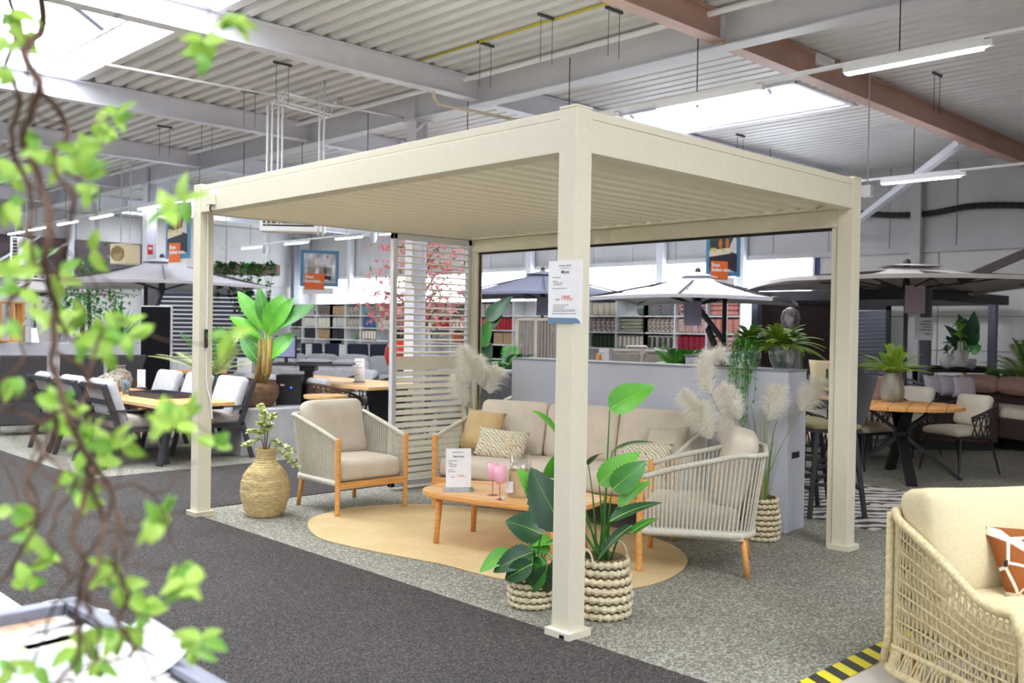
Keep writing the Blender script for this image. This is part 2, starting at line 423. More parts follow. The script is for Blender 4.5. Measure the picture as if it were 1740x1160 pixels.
# main beam and purlin beams (I sections)
def ibeam(p, q, h, bw, t=.014, tw=.012):
    p, q = V(p), V(q); mb = MB()
    mb.bar(p+V((0, 0, t/2)), q+V((0, 0, t/2)), bw, t); mb.bar(p+V((0, 0, h-t/2)), q+V((0, 0, h-t/2)), bw, t)
    mb.bar(p+V((0, 0, h/2)), q+V((0, 0, h/2)), tw, h-2*t); return mb
mbm = struct('beam_main', ibeam((4.6, -12, 4.2), (4.6, 24.5, 4.2), .36, .2), STEEL)
for y in (2.25, 7.0, 15.4): MB().box(4.52, y-.01, 4.21, 4.68, y+.01, 4.55).build('stiffener', STEEL, mbm)
for i, y in enumerate((-9, -5.1, -1.4, 2.25, 5.75, 9.55, 13.1, 16.8, 20.5)):
    m = ROSE if i in (2, 3) else STEEL
    struct('beam_near_%d' % (i+1), ibeam((-12, y, 4.24), (4.5, y, 4.24), .27, .16), m)
    bb = struct('beam_far_%d' % (i+1), ibeam((4.7, y, 4.22), (13.6, y, 4.17), .29, .16), m)
    MB().box(6.2, y-.07, 4.23, 6.22, y+.07, 4.49).build('splice_plate', m, bb)
struct('trim_3', MB().bar((13.5, 5.6, 3.3), (10.6, 2.3, 4.2), .1), STEEL)   # wind brace
# steel columns under the main beam
for i, y in enumerate((-6.5, 7.02, 15.4)):
    c = struct('column_%d' % (i+1), ibeam((4.6, y, 0), (4.6, y, 4.2), .2, .18), STEEL) if 0 else struct('column_%d' % (i+1), MB().box(4.5, y-.1, 0, 4.512, y+.1, 4.2).box(4.688, y-.1, 0, 4.7, y+.1, 4.2).box(4.512, y-.008, 0, 4.688, y+.008, 4.2), STEEL)
    MB().box(4.46, y-.14, 4.17, 4.74, y+.14, 4.2).build('cap_plate', STEEL, c)
# wall with the window band (X = 13.9), panels with recessed joints
WX = 13.9
wr = struct('wall_right', MB().box(WX+.05, -12, 0, WX+.15, 24.6, 1.3).box(WX+.05, -12, 2.95, WX+.15, 24.6, 4.7).box(WX+.05, -12, 1.3, WX+.15, WINY[0], 2.95).box(WX+.05, WINY[1], 1.3, WX+.15, 24.6, 2.95), WALLM)
y = 24.0
while y > -3:
    MB().box(WX, y-1.19, 3.04, WX+.05, y, 4.6).build('panel', WALLM, wr, bev=.012); y -= 1.2
for z in (0, .6, 1.2, 1.8, 2.4):
    yy = WINY[0]
    while yy > -6:
        MB().box(WX, yy-2.39, z, WX+.05, yy, z+.59).build('panel', WALLW, wr, bev=.012); yy -= 2.4
for yy in (5.4, 3.0, .6, 1.8, 4.2):
    for z in (1.19, 1.79, 2.39): MB().cb((WX-.01, yy, z), (.03, .05, .09)).build('panel_clip', BLACK, wr)
struct('trim_4', MB().box(WX-.06, -11.8, 2.94, WX+.04, 24.4, 3.04), WALLM)
struct('trim_5', MB().box(WX-.04, WINY[0], 1.2, WX+.1, 24.0, 1.3), WALLM)
wn = struct('window_20', MB().box(WX, WINY[0]-.04, 1.3, WX+.12, WINY[0]+.04, 2.95).box(WX, WINY[1]-.04, 1.3, WX+.12, WINY[1]+.04, 2.95), STEEL)
ny = 9
for k in range(1, ny):
    y = WINY[0]+(WINY[1]-WINY[0])*k/ny; MB().box(WX, y-.035, 1.3, WX+.1, y+.035, 2.95).build('mullion', STEEL, wn)
for k in range(ny):
    y0, y1 = [WINY[0]+(WINY[1]-WINY[0])*t/ny for t in (k, k+1)]
    MB().box(WX+.05, y0+.035, 1.3, WX+.056, y1-.035, 2.95).build('pane', PANE, wn)
struct('trim_21', MB().box(WX-.03, WINY[0]-.12, 1.3, WX-.002, WINY[0]-.05, 3.0), mat('dark_blue_frame', (60, 64, 120)))
for i, y in enumerate((21.9, 16.1, 14.0, 9.9, 7.85, 4.25, .7)):
    struct('column_%d' % (i+4), MB().box(WX-.2, y-.09, 0, WX-.05, y+.09, 4.3), STEEL if i < 5 else WALLM)
# far wall on the left, with its mezzanine opening
wl = struct('wall_left', MB().box(-12, 24.5, 0, 14, 24.6, 4.7), WALLM)
x = 13.9
while x > -4:
    MB().box(x-1.49, 24.44, 2.7, x, 24.5, 4.5).build('panel', WALLM, wl, bev=.012); x -= 1.5
MB().box(-4, 24.36, 2.75, 8.4, 24.43, 3.75).build('loft_opening', mat('loft_dark', (78, 66, 70), var=.2, scale=1.2), wl)
for x in (0.5, 3.2, 6.2, 8.3): MB().box(x-.08, 24.2, 0, x+.08, 24.35, 4.4).build('post', STEEL, wl)
for x in (1.2, 4.0, 4.9): MB().bar((x, 24.25, 2.75), (x+1.4, 24.25, 3.75), .06).build('brace', STEEL, wl)
MB().box(3.4, 24.3, 3.2, 4.3, 24.36, 3.6).build('blue_panel', mat('blue_panel', (50, 70, 150)), wl)
MB().box(-4, 24.2, 2.62, 9, 24.36, 2.74).build('ledge', WHITE, wl)
struct('column_12', MB().box(13.1, 24.1, 0, 13.3, 24.3, 4.3), MGREY)
struct('wall_back', MB().box(-12.1, -12, 0, -12, 24.6, 4.7), WALLM)
struct('wall_front', MB().box(-12, -12.1, 0, 14, -12, 4.7), WALLM)

# ---------------------------------------------------------------- light battens on their rails
def batten(L=1.16):
    r = thing('light_batten', '', 'light')
    MB().box(-.035, -L/2, -.012, .035, L/2, .05).build('housing', WHITE, r)
    MB().box(-.032, -L/2+.02, -.028, .032, L/2-.02, -.013).build('diffuser', LAMP, r)
    MB().box(-.03, -L/2-.06, -.01, .03, -L/2, .04).build('end_cap', WHITE, r)
    MB().tube([(0, .1, .05), (0, .1, .75)], .006, 5).build('hanger', DGREY, r)
    return r
b0 = batten(); b0.location = (4.5, .39, 3.72)
tag(b0, 'lit white LED batten hanging nearest the camera above the right post')
ORD = ['first', 'second', 'third', 'fourth', 'fifth', 'sixth', 'seventh', 'eighth', 'ninth', 'tenth', 'eleventh', 'twelfth', 'thirteenth', 'fourteenth', 'fifteenth', 'sixteenth', 'seventeenth', 'eighteenth', 'nineteenth', 'twentieth', 'last']
rows = [(4.5, [2.4, 4.1, 5.8, 7.9, 9.6, 11.4, 13.0, 15.1, 17.6, 19.6, 21.6, 23.2]), (10.55, [2.85, 5.2, 7.6, 9.6, 11.6, 13.4, 15.4, 17.3, 19.8, 22.2]),
        (-3.6, [-9, -6, -3, 0, 3, 6, 9, 12, 15, 18, 21]), (-9, [-6, -2, 2, 6, 10, 14, 18])]
for x, ys in rows:
    for y in ys:
        k_ = ORD[sorted(ys, key=abs).index(y)]
        lab = 'lit white LED batten, %s along the rail under the main beam' % k_ if x == 4.5 else 'lit white LED batten, %s along the rail by the window wall' % k_ if x > 5 else 'lit white LED batten, %s along %s' % (k_, 'the rear aisle rail' if x > -5 else 'the rear wall rail')
        if (x, y) == (10.55, 2.85): lab = 'lit white LED batten right of the right pergola post, below the red beam'
        copy_tree(b0, (x, y, 3.72), 0, lab, {4.5: 'battens on the main beam rail', 10.55: 'battens on the window wall rail'}.get(x, 'battens on rear rails'))
for i, x in enumerate((4.5, 10.55, -3.6)):
    tag(MB().box(x-.03, -9.5, 3.772, x+.03, 24, 3.80).build('light_rail', WHITE), ['long white light rail below the main steel beam', 'long white light rail in front of the window wall', 'long white light rail over the rear aisle'][i], 'rail')
# ================================================================ PERGOLA
PL, PW, PH, PS, BH = 3.911, 2.864, 2.5, .111, .203
pg = thing('pergola', 'large beige aluminium pergola with louvred roof standing over the lounge set', 'pergola')
for x, y, ox, oy in ((0, 0, -1, -1), (0, PL-PS, -1, 1), (PW-PS, 0, 1, -1), (PW-PS, PL-PS, 1, 1)):
    p = MB().box(x, y, .03, x+PS, y+PS, PH).build('post', BEIGE, pg, bev=.004)
    bx, by = x-.024, y-.024
    MB().box(bx, by, 0, bx+PS+.048, by+PS+.048, .04).build('base_plate', BEIGE, p, bev=.004)
    MB().box(bx-.002, by+.03 if ox < 0 else by-.002, .008, bx+.01 if ox < 0 else bx+.12, by+.06 if ox < 0 else by+.01, .026).build('drain_slot', BLACK, p) if (x, y) == (0, 0) else 0
    MB().box(x-.001, y-.001, PH, x+PS+.001, y+PS+.001, PH+.012).build('post_cap', BEIGE, p, bev=.003)
def beam(x0, y0, x1, y1):
    b = MB().box(x0, y0, PH-BH, x1, y1, PH-.045).build('beam', BEIGE, pg, bev=.003)
    MB().box(x0+.002, y0+.002, PH-.043, x1-.002, y1-.002, PH-.002).build('beam_cap', BEIGE, b, bev=.002)
beam(.004, PS, .094, PL-PS); beam(PS, .004, PW-PS, .094); beam(PW-.094, PS, PW-.004, PL-PS); beam(PS, PL-.094, PW-PS, PL-.004)
# inner gutters
for a in ((.094, PS, PH-BH+.01, .16, PL-PS, PH-BH+.02), (PW-.16, PS, PH-BH-.0, PW-.094, PL-PS, PH-BH+.012)): MB().box(*a).build('gutter', BEIGE, pg)
# roof louvres along X
nl = 25; pit = (PL-2*PS+.02)/nl; lm = None
for k in range(nl):
    if lm is None:
        pr = [(-y, z) for y, z in [(.072, .062), (.03, .034), (-.02, .010), (-.055, -.012), (-.066, -.026), (-.078, -.024), (-.076, -.008), (-.06, .006), (-.02, .026), (.03, .050), (.066, .082), (.078, .08)]][::-1]
        mb = MB(); n = len(pr); x0, x1 = .13, PW-.13
        mb.add([(x0, y, z) for y, z in pr]+[(x1, y, z) for y, z in pr], [tuple(range(n)), tuple(range(2*n-1, n-1, -1))]+[(i, n+i, n+(i+1) % n, (i+1) % n) for i in range(n)])
        o = mb.build('louvre', LOUV, pg); lm = o
    else:
        o = lm.copy(); COL.objects.link(o)
    o.location = (0, PS+pit*(k+.5), PH-BH+.03)
# screen cassette and rails on the far long side
MB().box(PW-.11, PS, PH-BH-.118, PW-.02, PL-PS, PH-BH-.002).build('screen_cassette', BEIGE, pg, bev=.004)
MB().box(PW-.08, PS+.04, PH-BH-.136, PW-.05, PL-PS-.04, PH-BH-.118).build('screen_hem_bar', BLACK, pg)
for y0, y1 in ((PS, PS+.045), (PL-PS-.045, PL-PS)): MB().box(PW-.1, y0, 0, PW-.03, y1, PH-BH-.118).build('guide_rail', BEIGE, pg, bev=.003)
MB().box(PW-.075, PL-PS-.058, .02, PW-.055, PL-PS-.046, PH-BH-.12).build('screen_edge', mat('brown_seal', (74, 52, 46)), pg)
# slatted side panel
fx0, fx1, fy, fz0, fz1 = 1.825, PW-PS-.004, PL-.075, .03, PH-BH-.004
m = MB().box(fx0, fy-.02, fz0, fx0+.045, fy+.03, fz1).box(fx1-.04, fy-.02, fz0, fx1, fy+.03, fz1).box(fx0, fy-.02, fz0, fx1, fy+.03, fz0+.05).box(fx0, fy-.02, fz1-.05, fx1, fy+.03, fz1)
sp = m.build('slatted_panel', mat('panel_frame_grey', (206, 204, 204), .5, var=.01), pg, bev=.003)
MB().box(fx0+.045, fy-.012, 1.075, fx1-.04, fy+.02, 1.195).build('middle_rail', BEIGE, sp, bev=.003)
def slats(z0, z1, n, ang):
    first = None
    for k in range(n):
        z = z0+(z1-z0)*(k+.5)/n
        if first is None:
            mb = MB(); c, s = cos(ang), sin(ang); pr = [(a*c-b*s, a*s+b*c) for a, b in ((-.024, -.006), (.024, -.006), (.028, 0), (.024, .006), (-.024, .006), (-.028, 0))]
            L = fx1-fx0-.085; mb.add([(0, y, q) for y, q in pr]+[(L, y, q) for y, q in pr], [tuple(range(6)), tuple(range(11, 5, -1))]+[(i, 6+i, 6+(i+1) % 6, (i+1) % 6) for i in range(6)])
            first = o = mb.build('slat', BEIGE, sp)
        else: o = first.copy(); COL.objects.link(o)
        o.location = (fx0+.045, fy+.004, z)
slats(1.2, fz1-.05, 18, .12); slats(fz0+.05, 1.07, 17, .75)
# switch box, cable and remote receiver on the back left post
cb = MB().box(-.035, 3.56, 2.335, .004, 3.64, 2.42).build('control_box', BEIGE, pg, bev=.004)
MB().tube([(-.015, 3.6, 2.335), (-.02, 3.605, 2.31), (-.01, 3.6, 2.285)], .006, 6).build('cable_gland', BLACK, cb)
MB().tube(bez([(.055, 3.785, 2.29), (.06, 3.79, 1.9), (.06, 3.79, 1.2), (.062, 3.785, 1.0), (.085, 3.77, .88), (.1, 3.77, .74)], 30), .006, 6).build('cable', WHITE, pg)
MB().box(.04, 3.775, 1.28, .062, 3.799, 1.42).build('receiver', BLACK, pg, bev=.003)

# price sheet fixed to the front post
ps = thing('price_sheet', 'white laminated price sheet with blue foot reading Move on the front pergola post', 'sign', (-.003, .052, 1.635))
MB().box(-.003, -.108, -.148, 0, .108, .148).build('sheet', PAPER, ps)
mb = MB(); o_ = [(-.108, -.148), (.1, -.148), (.098, -.138), (.085, -.128), (.07, -.122), (-.108, -.12)]
mb.add([(-.0038, -y, z) for y, z in [(-a, b) for a, b in o_]]+[(-.003, -y, z) for y, z in [(-a, b) for a, b in o_]], [tuple(range(6)), tuple(range(11, 5, -1))]+[(i, (i+1) % 6, 6+(i+1) % 6, 6+i) for i in range(6)])
for v_ in range(len(mb.v)): mb.v[v_] = (mb.v[v_][0], -mb.v[v_][1], mb.v[v_][2])
mb.build('blue_foot', BLUEB, ps)
ROT = (pi/2, 0, -pi/2)
text('Move', .023, INK, ps, (-.0036, 0, .087), ROT, align='CENTER', bold=.0002)
text('1995,-', .031, INKR, ps, (-.0036, .025, -.038), ROT, bold=.0002)
def lines(par, rows, m, name='fine_print'):
    q = MB()
    for y, z, L, h in rows:                      # dashes of unreadable small print
        x = 0
        while x < L:
            l = min(rnd.uniform(.006, .018), L-x); q.box(-.0037, y-x-l, z, -.0031, y-x, z+h); x += l+.003
    o = q.build(name, m, par); o['kind'] = 'stuff'
lines(ps, [(.04, .122, .08, .004), (.03, .112, .06, .002), (.08, .068, .05, .003), (.08, .05, .03, .003), (.075, .042, .065, .003), (.072, .033, .05, .003), (.08, .016, .09, .003),
     (.06, -.038, .024, .005), (.075, -.062, .10, .0025), (.075, -.07, .08, .0025), (.075, -.078, .07, .0025), (.075, -.086, .14, .0025), (.075, -.092, .14, .0025), (.08, -.104, .15, .003), (.03, -.135, .05, .004)], INK)

# ================================================================ LOUNGE SET
def rope_seat(name, label, cat, W, D, backs, group=None, arms=.6):
    """teak and rope frame facing -y; W between post centres, origin under the middle"""
    r = thing(name, label, cat, group=group); h = W/2; f, b = -D/2, D/2
    for s in (-1, 1):
        MB().tube([(s*h, f, 0), (s*h, f, .03), (s*h, f, arms-.03), (s*h, f, arms-.006), (s*h, f, arms)], [.017, .019, .022, .021, .014], 12).build('leg', TEAK, r, smooth=True)
        MB().tube([(s*(h-.05), b-.02, 0), (s*(h-.07), b-.06, .27)], [.017, .021], 12).build('leg', TEAK, r, smooth=True)
    MB().bar((-h, f, .235), (h, f, .235), .03, .05).build('front_rail', TEAK, r, bev=.004)
    rc = .14; top = []; low = []
    def path(zf, zb, inset, curve, lean=0.):
        pts = [(-h+.0, f+.01, zf)]
        for t in (.25, .5, .75): pts.append((-h-inset*t, f+(D+lean-rc)*t, zf+(zb-zf)*(t**curve)))
        for a in range(0, 91, 15): pts.append((-h-inset+rc*(1-cos(Rd(a))), b+lean-rc+rc*sin(Rd(a)), zb))
        L = list(pts); m = [(-x, y, z) for x, y, z in reversed(pts)]
        n = max(3, int(W/.12)); mid = [(L[-1][0]+(m[0][0]-L[-1][0])*k/n, b+lean, zb) for k in range(1, n)]
        return L+mid+m
    T = path(arms-.022, .735, .012, .9, .07); B = path(.255, .255, -.015, 1)
    MB().tube(bez(T, 90), .017, 10).build('top_rail', ROPE, r, smooth=True)
    MB().tube([V(p)+V((0, 0, dz)) for dz in (0,) for p in bez(B, 90)], .022, 8).build('base_rail', ROPE, r, smooth=True)
    def resamp(P, n):
        P = bez(P, 160); L = [0]
        for i in range(1, len(P)): L.append(L[-1]+(P[i]-P[i-1]).length)
        out = []; j = 0
        for k in range(n):
            s = L[-1]*k/(n-1)
            while j < len(L)-2 and L[j+1] < s: j += 1
            out.append(P[j].lerp(P[j+1], (s-L[j])/max(1e-9, L[j+1]-L[j])))
        return out
    n = int((W+2*D)/.0262); c = MB()
    for p, q in zip(resamp(B, n), resamp(T, n)): c.tube([p, p.lerp(q, .5), q], .0062, 6, cap=False)
    c.build('rope_cords', ROPE, r, smooth=True)['kind'] = 'stuff'
    # lashing that wraps the lower rail
    wv = MB(); wv.grid([bez(B, 90), [p+V((0, 0, .03)) for p in bez(B, 90)]]); wv.build('rope_wrap', ROPE, r)
    MB().box(-h+.02, f, .225, h-.02, b-.05, .25).build('seat_base', ROPE, r)
    MB().rbox((0, f+.02+(D-.12)/2, .335), (W-.05, D-.1, .16), .05, 10, (0, .01, .022)).build('seat_cushion', FABR, r, smooth=True, weld=True)
    w = (W-.1)/backs
    for k in range(backs):
        cx = -(W-.1)/2+w*(k+.5); M = Matrix.Rotation(Rd(-14), 3, 'X')
        MB().rbox((cx, b-.105, .625), (w-.006, .17, .45), .055, 10, (0, .03, .004), M).build('back_cushion', FABR, r, smooth=True, weld=True)
    return r
a1 = rope_seat('lounge_armchair', 'rope armchair with sand cushions left of the coffee table, beside the straw vase', 'armchair', .646, .66, 1, 'rope armchairs of the lounge set')
a1.location = (1.124, 3.45, 0)
a2 = copy_tree(a1, (1.70, .462, 0), 0, 'rope armchair seen from its side, right of the front post by the pampas grass')
a2.rotation_euler = (0, 0, math.atan2(-.53, -.85)+pi if 0 else math.atan2(.53*1, -.85)+pi/2)
fx, fy = -.53, .85; a2.rotation_euler = (0, 0, math.atan2(fy, fx)+pi/2)
e = V((.264, -.964, 0)); nrm = V((.964, .264, 0))
so = rope_seat('sofa', 'long rope and teak sofa with three sand back cushions before the grey partition', 'sofa', 2.03, .74, 3)
sc = V((1.594, 2.93, 0))+e*1.015+nrm*.37; so.location = sc
so.rotation_euler = (0, 0, math.atan2(-nrm.y, -nrm.x)+pi/2)
SR = so.rotation_euler[2]
def sofa_pt(x, y, z): return so.location+Matrix.Rotation(SR, 3, 'Z')@V((x, y, z))
def throw(name, label, px, sy, sz, w, h, t, m, tilt, roll=0, group='throw cushions on the sofa', yaw=0):
    r = thing(name, label, 'cushion', sofa_pt(px, sy, sz), SR+yaw, group)
    pillow(MB(), w, h, t, Matrix.Rotation(Rd(tilt), 3, 'X')@Matrix.Rotation(Rd(roll), 3, 'Y')).build('cover', m, r, smooth=True, weld=True); return r
t1 = throw('throw_cushion', 'gold velvet square cushion at the far left end of the sofa', -.82, .03, .605, .38, .36, .13, VELV, -22, 4)
MB().tube([(-.19, -.0, -.18), (-.19, 0, 0), (-.185, -.03, .17)], .006, 6).build('piping', VELV, t1)
throw('throw_cushion', 'cream lumbar cushion with starfish and branch print leaning in front of the gold cushion', -.56, -.09, .525, .48, .26, .12, STARP, -24, 3)
sf = COL.objects[-1]
st = [(.0, 0)]; star = [((.105 if k % 2 == 0 else .028)*sin(k*pi/5+.25), (.105 if k % 2 == 0 else .028)*cos(k*pi/5+.25)) for k in range(10)]
mb = MB(); M = Matrix.Rotation(Rd(-24), 3, 'X')
mb.add([M@V((x+.1, -.062-.0*abs(x), z*1.15-.01)) for x, z in star]+[M@V((.1, -.068, -.01))], [((k+1) % 10, k, 10) for k in range(10)]); mb.build('star_print', FABC, sf.parent)
throw('throw_cushion', 'plain sand square cushion propped in the right corner of the sofa', .80, .02, .59, .36, .34, .14, FABR, -30, -8, yaw=-.25)
throw('throw_cushion', 'pale lumbar cushion with fine branch print at the right end of the sofa', .70, -.13, .51, .44, .26, .12, STARP, -28, -5, yaw=-.15)

# rug
RQ = [(.53, 3.09), (.306, 2.58), (.363, 2.01), (.475, 1.50), (.50, 1.1), (.6, .65), (.84, .40), (1.25, .36), (1.75, .58), (2.05, 1.05), (2.1, 1.8), (1.95, 2.5), (1.6, 3.1), (1.15, 3.33), (.8, 3.28)]
RP = bez([(x, y, 0) for x, y in RQ[-2:]+RQ+RQ[:2]], (len(RQ)+3)*7)[14:14+len(RQ)*7]
rug = tag(MB().prism([(p.x, p.y) for p in RP], .0005, .010).build('rug', RUG), 'curved blob shaped jute rug under the coffee table', 'rug')
MB().tube([(p.x, p.y, .006) for p in RP], .007, 6, closed=True).build('rug_binding', RUG, rug)
# coffee table: planked organic top
ct = thing('coffee_table', 'low teak coffee table with rounded plank top on the jute rug', 'coffee table', (1.13, 1.56, .01), math.atan2(-.964, .264))
def sup(a, b, t, k=3.0): return a*math.copysign(abs(cos(t))**(2/k), cos(t)), b*math.copysign(abs(sin(t))**(2/k), sin(t))
A_, B_ = .62, .36
def halfw(y): return A_*(max(0, 1-abs(y/B_)**3))**(1/3)
nb = 8
for k in range(nb):
    y0, y1 = -B_+2*B_*k/nb+.002, -B_+2*B_*(k+1)/nb-.002; ys = [y0+(y1-y0)*t/6 for t in range(7)]
    o_ = [(halfw(y), y) for y in ys]+[(-halfw(y), y) for y in reversed(ys)]
    MB().prism(o_, .325, .352).build('plank', TEAKD if k % 3 else TEAK, ct, bev=.003)
ring = [sup(A_-.008, B_-.008, 2*pi*t/64) for t in range(64)]
MB().prism(ring, .318, .326).build('top_frame', TEAK, ct)
for x, y in ((-.43, -.22), (-.43, .22), (.42, -.2), (.42, .22)):
    MB().tube([(x*1.04, y*1.04, 0), (x, y, .32)], [.019, .024], 14).build('leg', TEAK, ct, smooth=True)
TZ = .362
def onT(px, py): return on(px, py, TZ)
# sign in an inverted T stand
q = onT(779, 834); sg = thing('table_sign', 'white price card in a metal foot on the coffee table', 'sign', q, math.atan2(CY-q.y, CX-q.x)+pi/2+.12)
Mx = Matrix.Rotation(Rd(-6), 3, 'X')
MB().bar((0, 0, .03), (0, .028, .30), .178, .004, (1, 0, 0)).build('card', PAPER, sg) if 0 else MB().add([Mx@V(p) for p in MB().box(-.085, -.002, .012, .085, .002, .285).v], MB().box(0, 0, 0, 1, 1, 1).f).build('card', PAPER, sg)
MB().add([(-.1, -.05, 0), (.1, -.05, 0), (.1, .04, 0), (-.1, .04, 0), (-.1, -.006, .026), (.1, -.006, .026), (.1, .006, .026), (-.1, .006, .026)],
    [(0, 3, 2, 1), (4, 5, 6, 7), (0, 1, 5, 4), (1, 2, 6, 5), (2, 3, 7, 6), (3, 0, 4, 7)]).build('foot', mat('brushed_steel', (196, 200, 208), .3, .9), sg)
tr = (pi/2+Rd(-6), 0, 0)
def sgp(x, z): p = Mx@V((x, -.0026, z)); return p
text('Harmony', .02, INK, sg, sgp(0, .225), tr, align='CENTER', bold=.0004)
text('1795,-', .025, INKR, sg, sgp(-.01, .092), tr)
mb = MB()
for x, z, L in ((-.04, .258, .07), (-.07, .2, .06), (-.07, .185, .03), (-.065, .175, .055), (-.065, .163, .05), (-.07, .14, .035), (-.07, .128, .05), (-.05, .092, .025)):
    mb.add([sgp(x, z), sgp(x+L, z), sgp(x+L, z+.0035), sgp(x, z+.0035)], [(0, 1, 2, 3)])
mb.build('fine_print', INK, sg)['kind'] = 'stuff'
# two pink wine glasses
def wine(loc, lab):
    r = thing('wine_glass', lab, 'glass', loc, group=None)
    MB().lathe([(.036, 0), (.036, .002), (.008, .006), (.004, .012), (.0035, .095)], 20).build('foot', PGLASS, r, smooth=True)
    MB().lathe([(.004, .094), (.02, .102), (.034, .12), (.041, .145), (.04, .175), (.033, .215), (.0315, .215), (.0385, .175), (.0395, .146), (.032, .122), (.018, .105), (.002, .098)], 24).build('bowl', mat('pink_frosted', (248, 186, 204), .25, var=.02), r, smooth=True)
    return r
wine(onT(837, 841), 'pink stemmed wine glass standing behind the other one on the coffee table')
g2 = wine(onT(849, 848), 'pink stemmed wine glass in front, with a white sticker on its foot')
MB().box(-.014, -.036, .003, .010, -.034, .022).build('sticker', PAPER, g2)
# fabric lantern with glass
ql = onT(884, 842); la = thing('lantern', 'beige fabric lantern with clear glass cylinder on the coffee table', 'lantern', ql)
MB().lathe([(.082, 0), (.084, .01), (.08, .168), (.078, .168), (.078, .02)], 28).build('sleeve', mat('felt_beige', (196, 170, 132), .9, var=.05), la, smooth=True)
MB().lathe([(.070, .02), (.070, .27), (.067, .27), (.067, .03)], 28).build('glass_cylinder', GLASS, la, smooth=True)
d_ = (V((CX, CY, 0))-V((ql.x, ql.y, 0))).normalized(); pp = d_*.083+V((-.05, .05, 0))
MB().cb((pp.x, pp.y, .07), (.035, .035, .07)).build('price_tag', PAPER, la); MB().tube([(pp.x, pp.y, .105), (pp.x*.9, pp.y*.9, .15)], .002, 4).build('tag_cord', BLACK, la)
# ================================================================ VASE, BASKETS, PLANTS BY THE LOUNGE SET
def px(lst, d): return [at(x, y, d) for x, y in lst]
va = thing('straw_vase', 'bottle shaped straw floor vase left of the armchair', 'vase', (.43, 3.55, 0))
prof = [(.118, 0), (.135, .012), (.158, .06), (.178, .13), (.186, .19), (.182, .25), (.16, .32), (.125, .37), (.09, .405), (.075, .43), (.073, .47), (.078, .515), (.066, .515), (.062, .44)]
fine = []
for i in range(len(prof)-1):
    for t in range(7):
        a = t/7; r = prof[i][0]*(1-a)+prof[i+1][0]*a; z_ = prof[i][1]*(1-a)+prof[i+1][1]*a; fine.append((r, z_))
fine.append(prof[-1]); pts = []
for i, (r, z_) in enumerate(fine): pts.append((r+.0035*sin(z_*2*pi/.0165), z_))
mb = MB().lathe(pts, 72, wob=.035); mb.build('body', STRAW, va, smooth=True)
def leafy(mb, mb2, stem, n, L, W, m=None, rng=rnd):
    for k in range(n):
        i = rng.randrange(len(stem)//3, len(stem)); p = V(stem[i]); a = rng.uniform(0, 2*pi); e = rng.uniform(-.3, .9)
        d = V((cos(a)*cos(e), sin(a)*cos(e), sin(e))); leaf(mb, p, p+d*L*rng.uniform(.6, 1.2), W*rng.uniform(.7, 1.2), (rng.uniform(-.5, .5), rng.uniform(-.5, .5), 1), n=3)
br = thing('leafy_branch', 'pale green leafy branch arrangement standing in the straw vase', 'branch', (.43, 3.55, .03))
c0 = V((.43, 3.55, .03))
for tip in ((452, 700), (436, 690), (470, 705), (424, 735), (503, 792), (488, 770), (415, 760), (460, 725), (445, 720)):
    T = at(tip[0], tip[1], 7.35)-c0; T += V((rnd.uniform(-.06, .06),)*2+(0,))
    st = bez([(0, 0, .02), (T.x*.12, T.y*.12, .5), (T.x*.55, T.y*.55, .5+(T.z-.5)*.65+.04), tuple(T)], 14)
    MB().tube(st, [.0035-.002*i/14 for i in range(15)], 5).build('twig', BARK, br, smooth=True)
    lb = MB(); leafy(lb, None, st[4:], 60, .045, .03); lb.build('leaves', LEAFY, br, smooth=True)['kind'] = 'stuff'
def basket(name, par, R, H, rows, k, m=WICK, taper=.86, handles=True):
    P = []; sub = 6
    for i in range(rows*sub+1):
        v = i/(rows*sub); row = min(int(v*rows), rows-1); w_ = (v*rows-row)
        rr = R*(taper+(1-taper)*sin(pi*min(1, v*1.15+.1))**.7)
        P.append([((rr-.006)*cos(2*pi*a/96), (rr-.006)*sin(2*pi*a/96), v*H) for a in range(97)])
    P.append([(p[0]*.88, p[1]*.88, H) for p in P[-1]]); P.append([(p[0], p[1], H-.05) for p in P[-1]])
    P.insert(0, [(p[0]*.02, p[1]*.02, .001) for p in P[0]])
    b = MB().grid(P).build(name, mat('basket_gap_shade', (120, 100, 70), .9), par, smooth=True)  # inner wall, shade between the courses put into its dark colour
    for q in range(rows):                                # chunky braided courses standing proud of the dark inner wall
        v = (q+.5)/rows; rr = R*(taper+(1-taper)*sin(pi*min(1, v*1.15+.1))**.7); h_ = H/rows; Q = []
        for i in range(9):
            t = 2*pi*i/8; Q.append([((rr+(.004+.012*cos(t))*(.75+.35*sin(k*a*2*pi/96+q*pi)))*cos(2*pi*a/96), (rr+(.004+.012*cos(t))*(.75+.35*sin(k*a*2*pi/96+q*pi)))*sin(2*pi*a/96), v*H+h_*.5*sin(t)*(.80+.22*sin(k*a*2*pi/96+q*pi))) for a in range(97)])
        MB().grid(Q[::-1]).build('braided_course', m, b, smooth=True)
    MB().lathe([(R*.86, H-.045), (.001, H-.04)], 24).build('soil', BARK, b)
    if handles:
        for s in (-1, 1): MB().tube([(s*R*.93, .05*cos(t*pi/8), H-.01+.065*sin(t*pi/8)) for t in range(9)], .005, 6).build('handle', m, b)
    return b
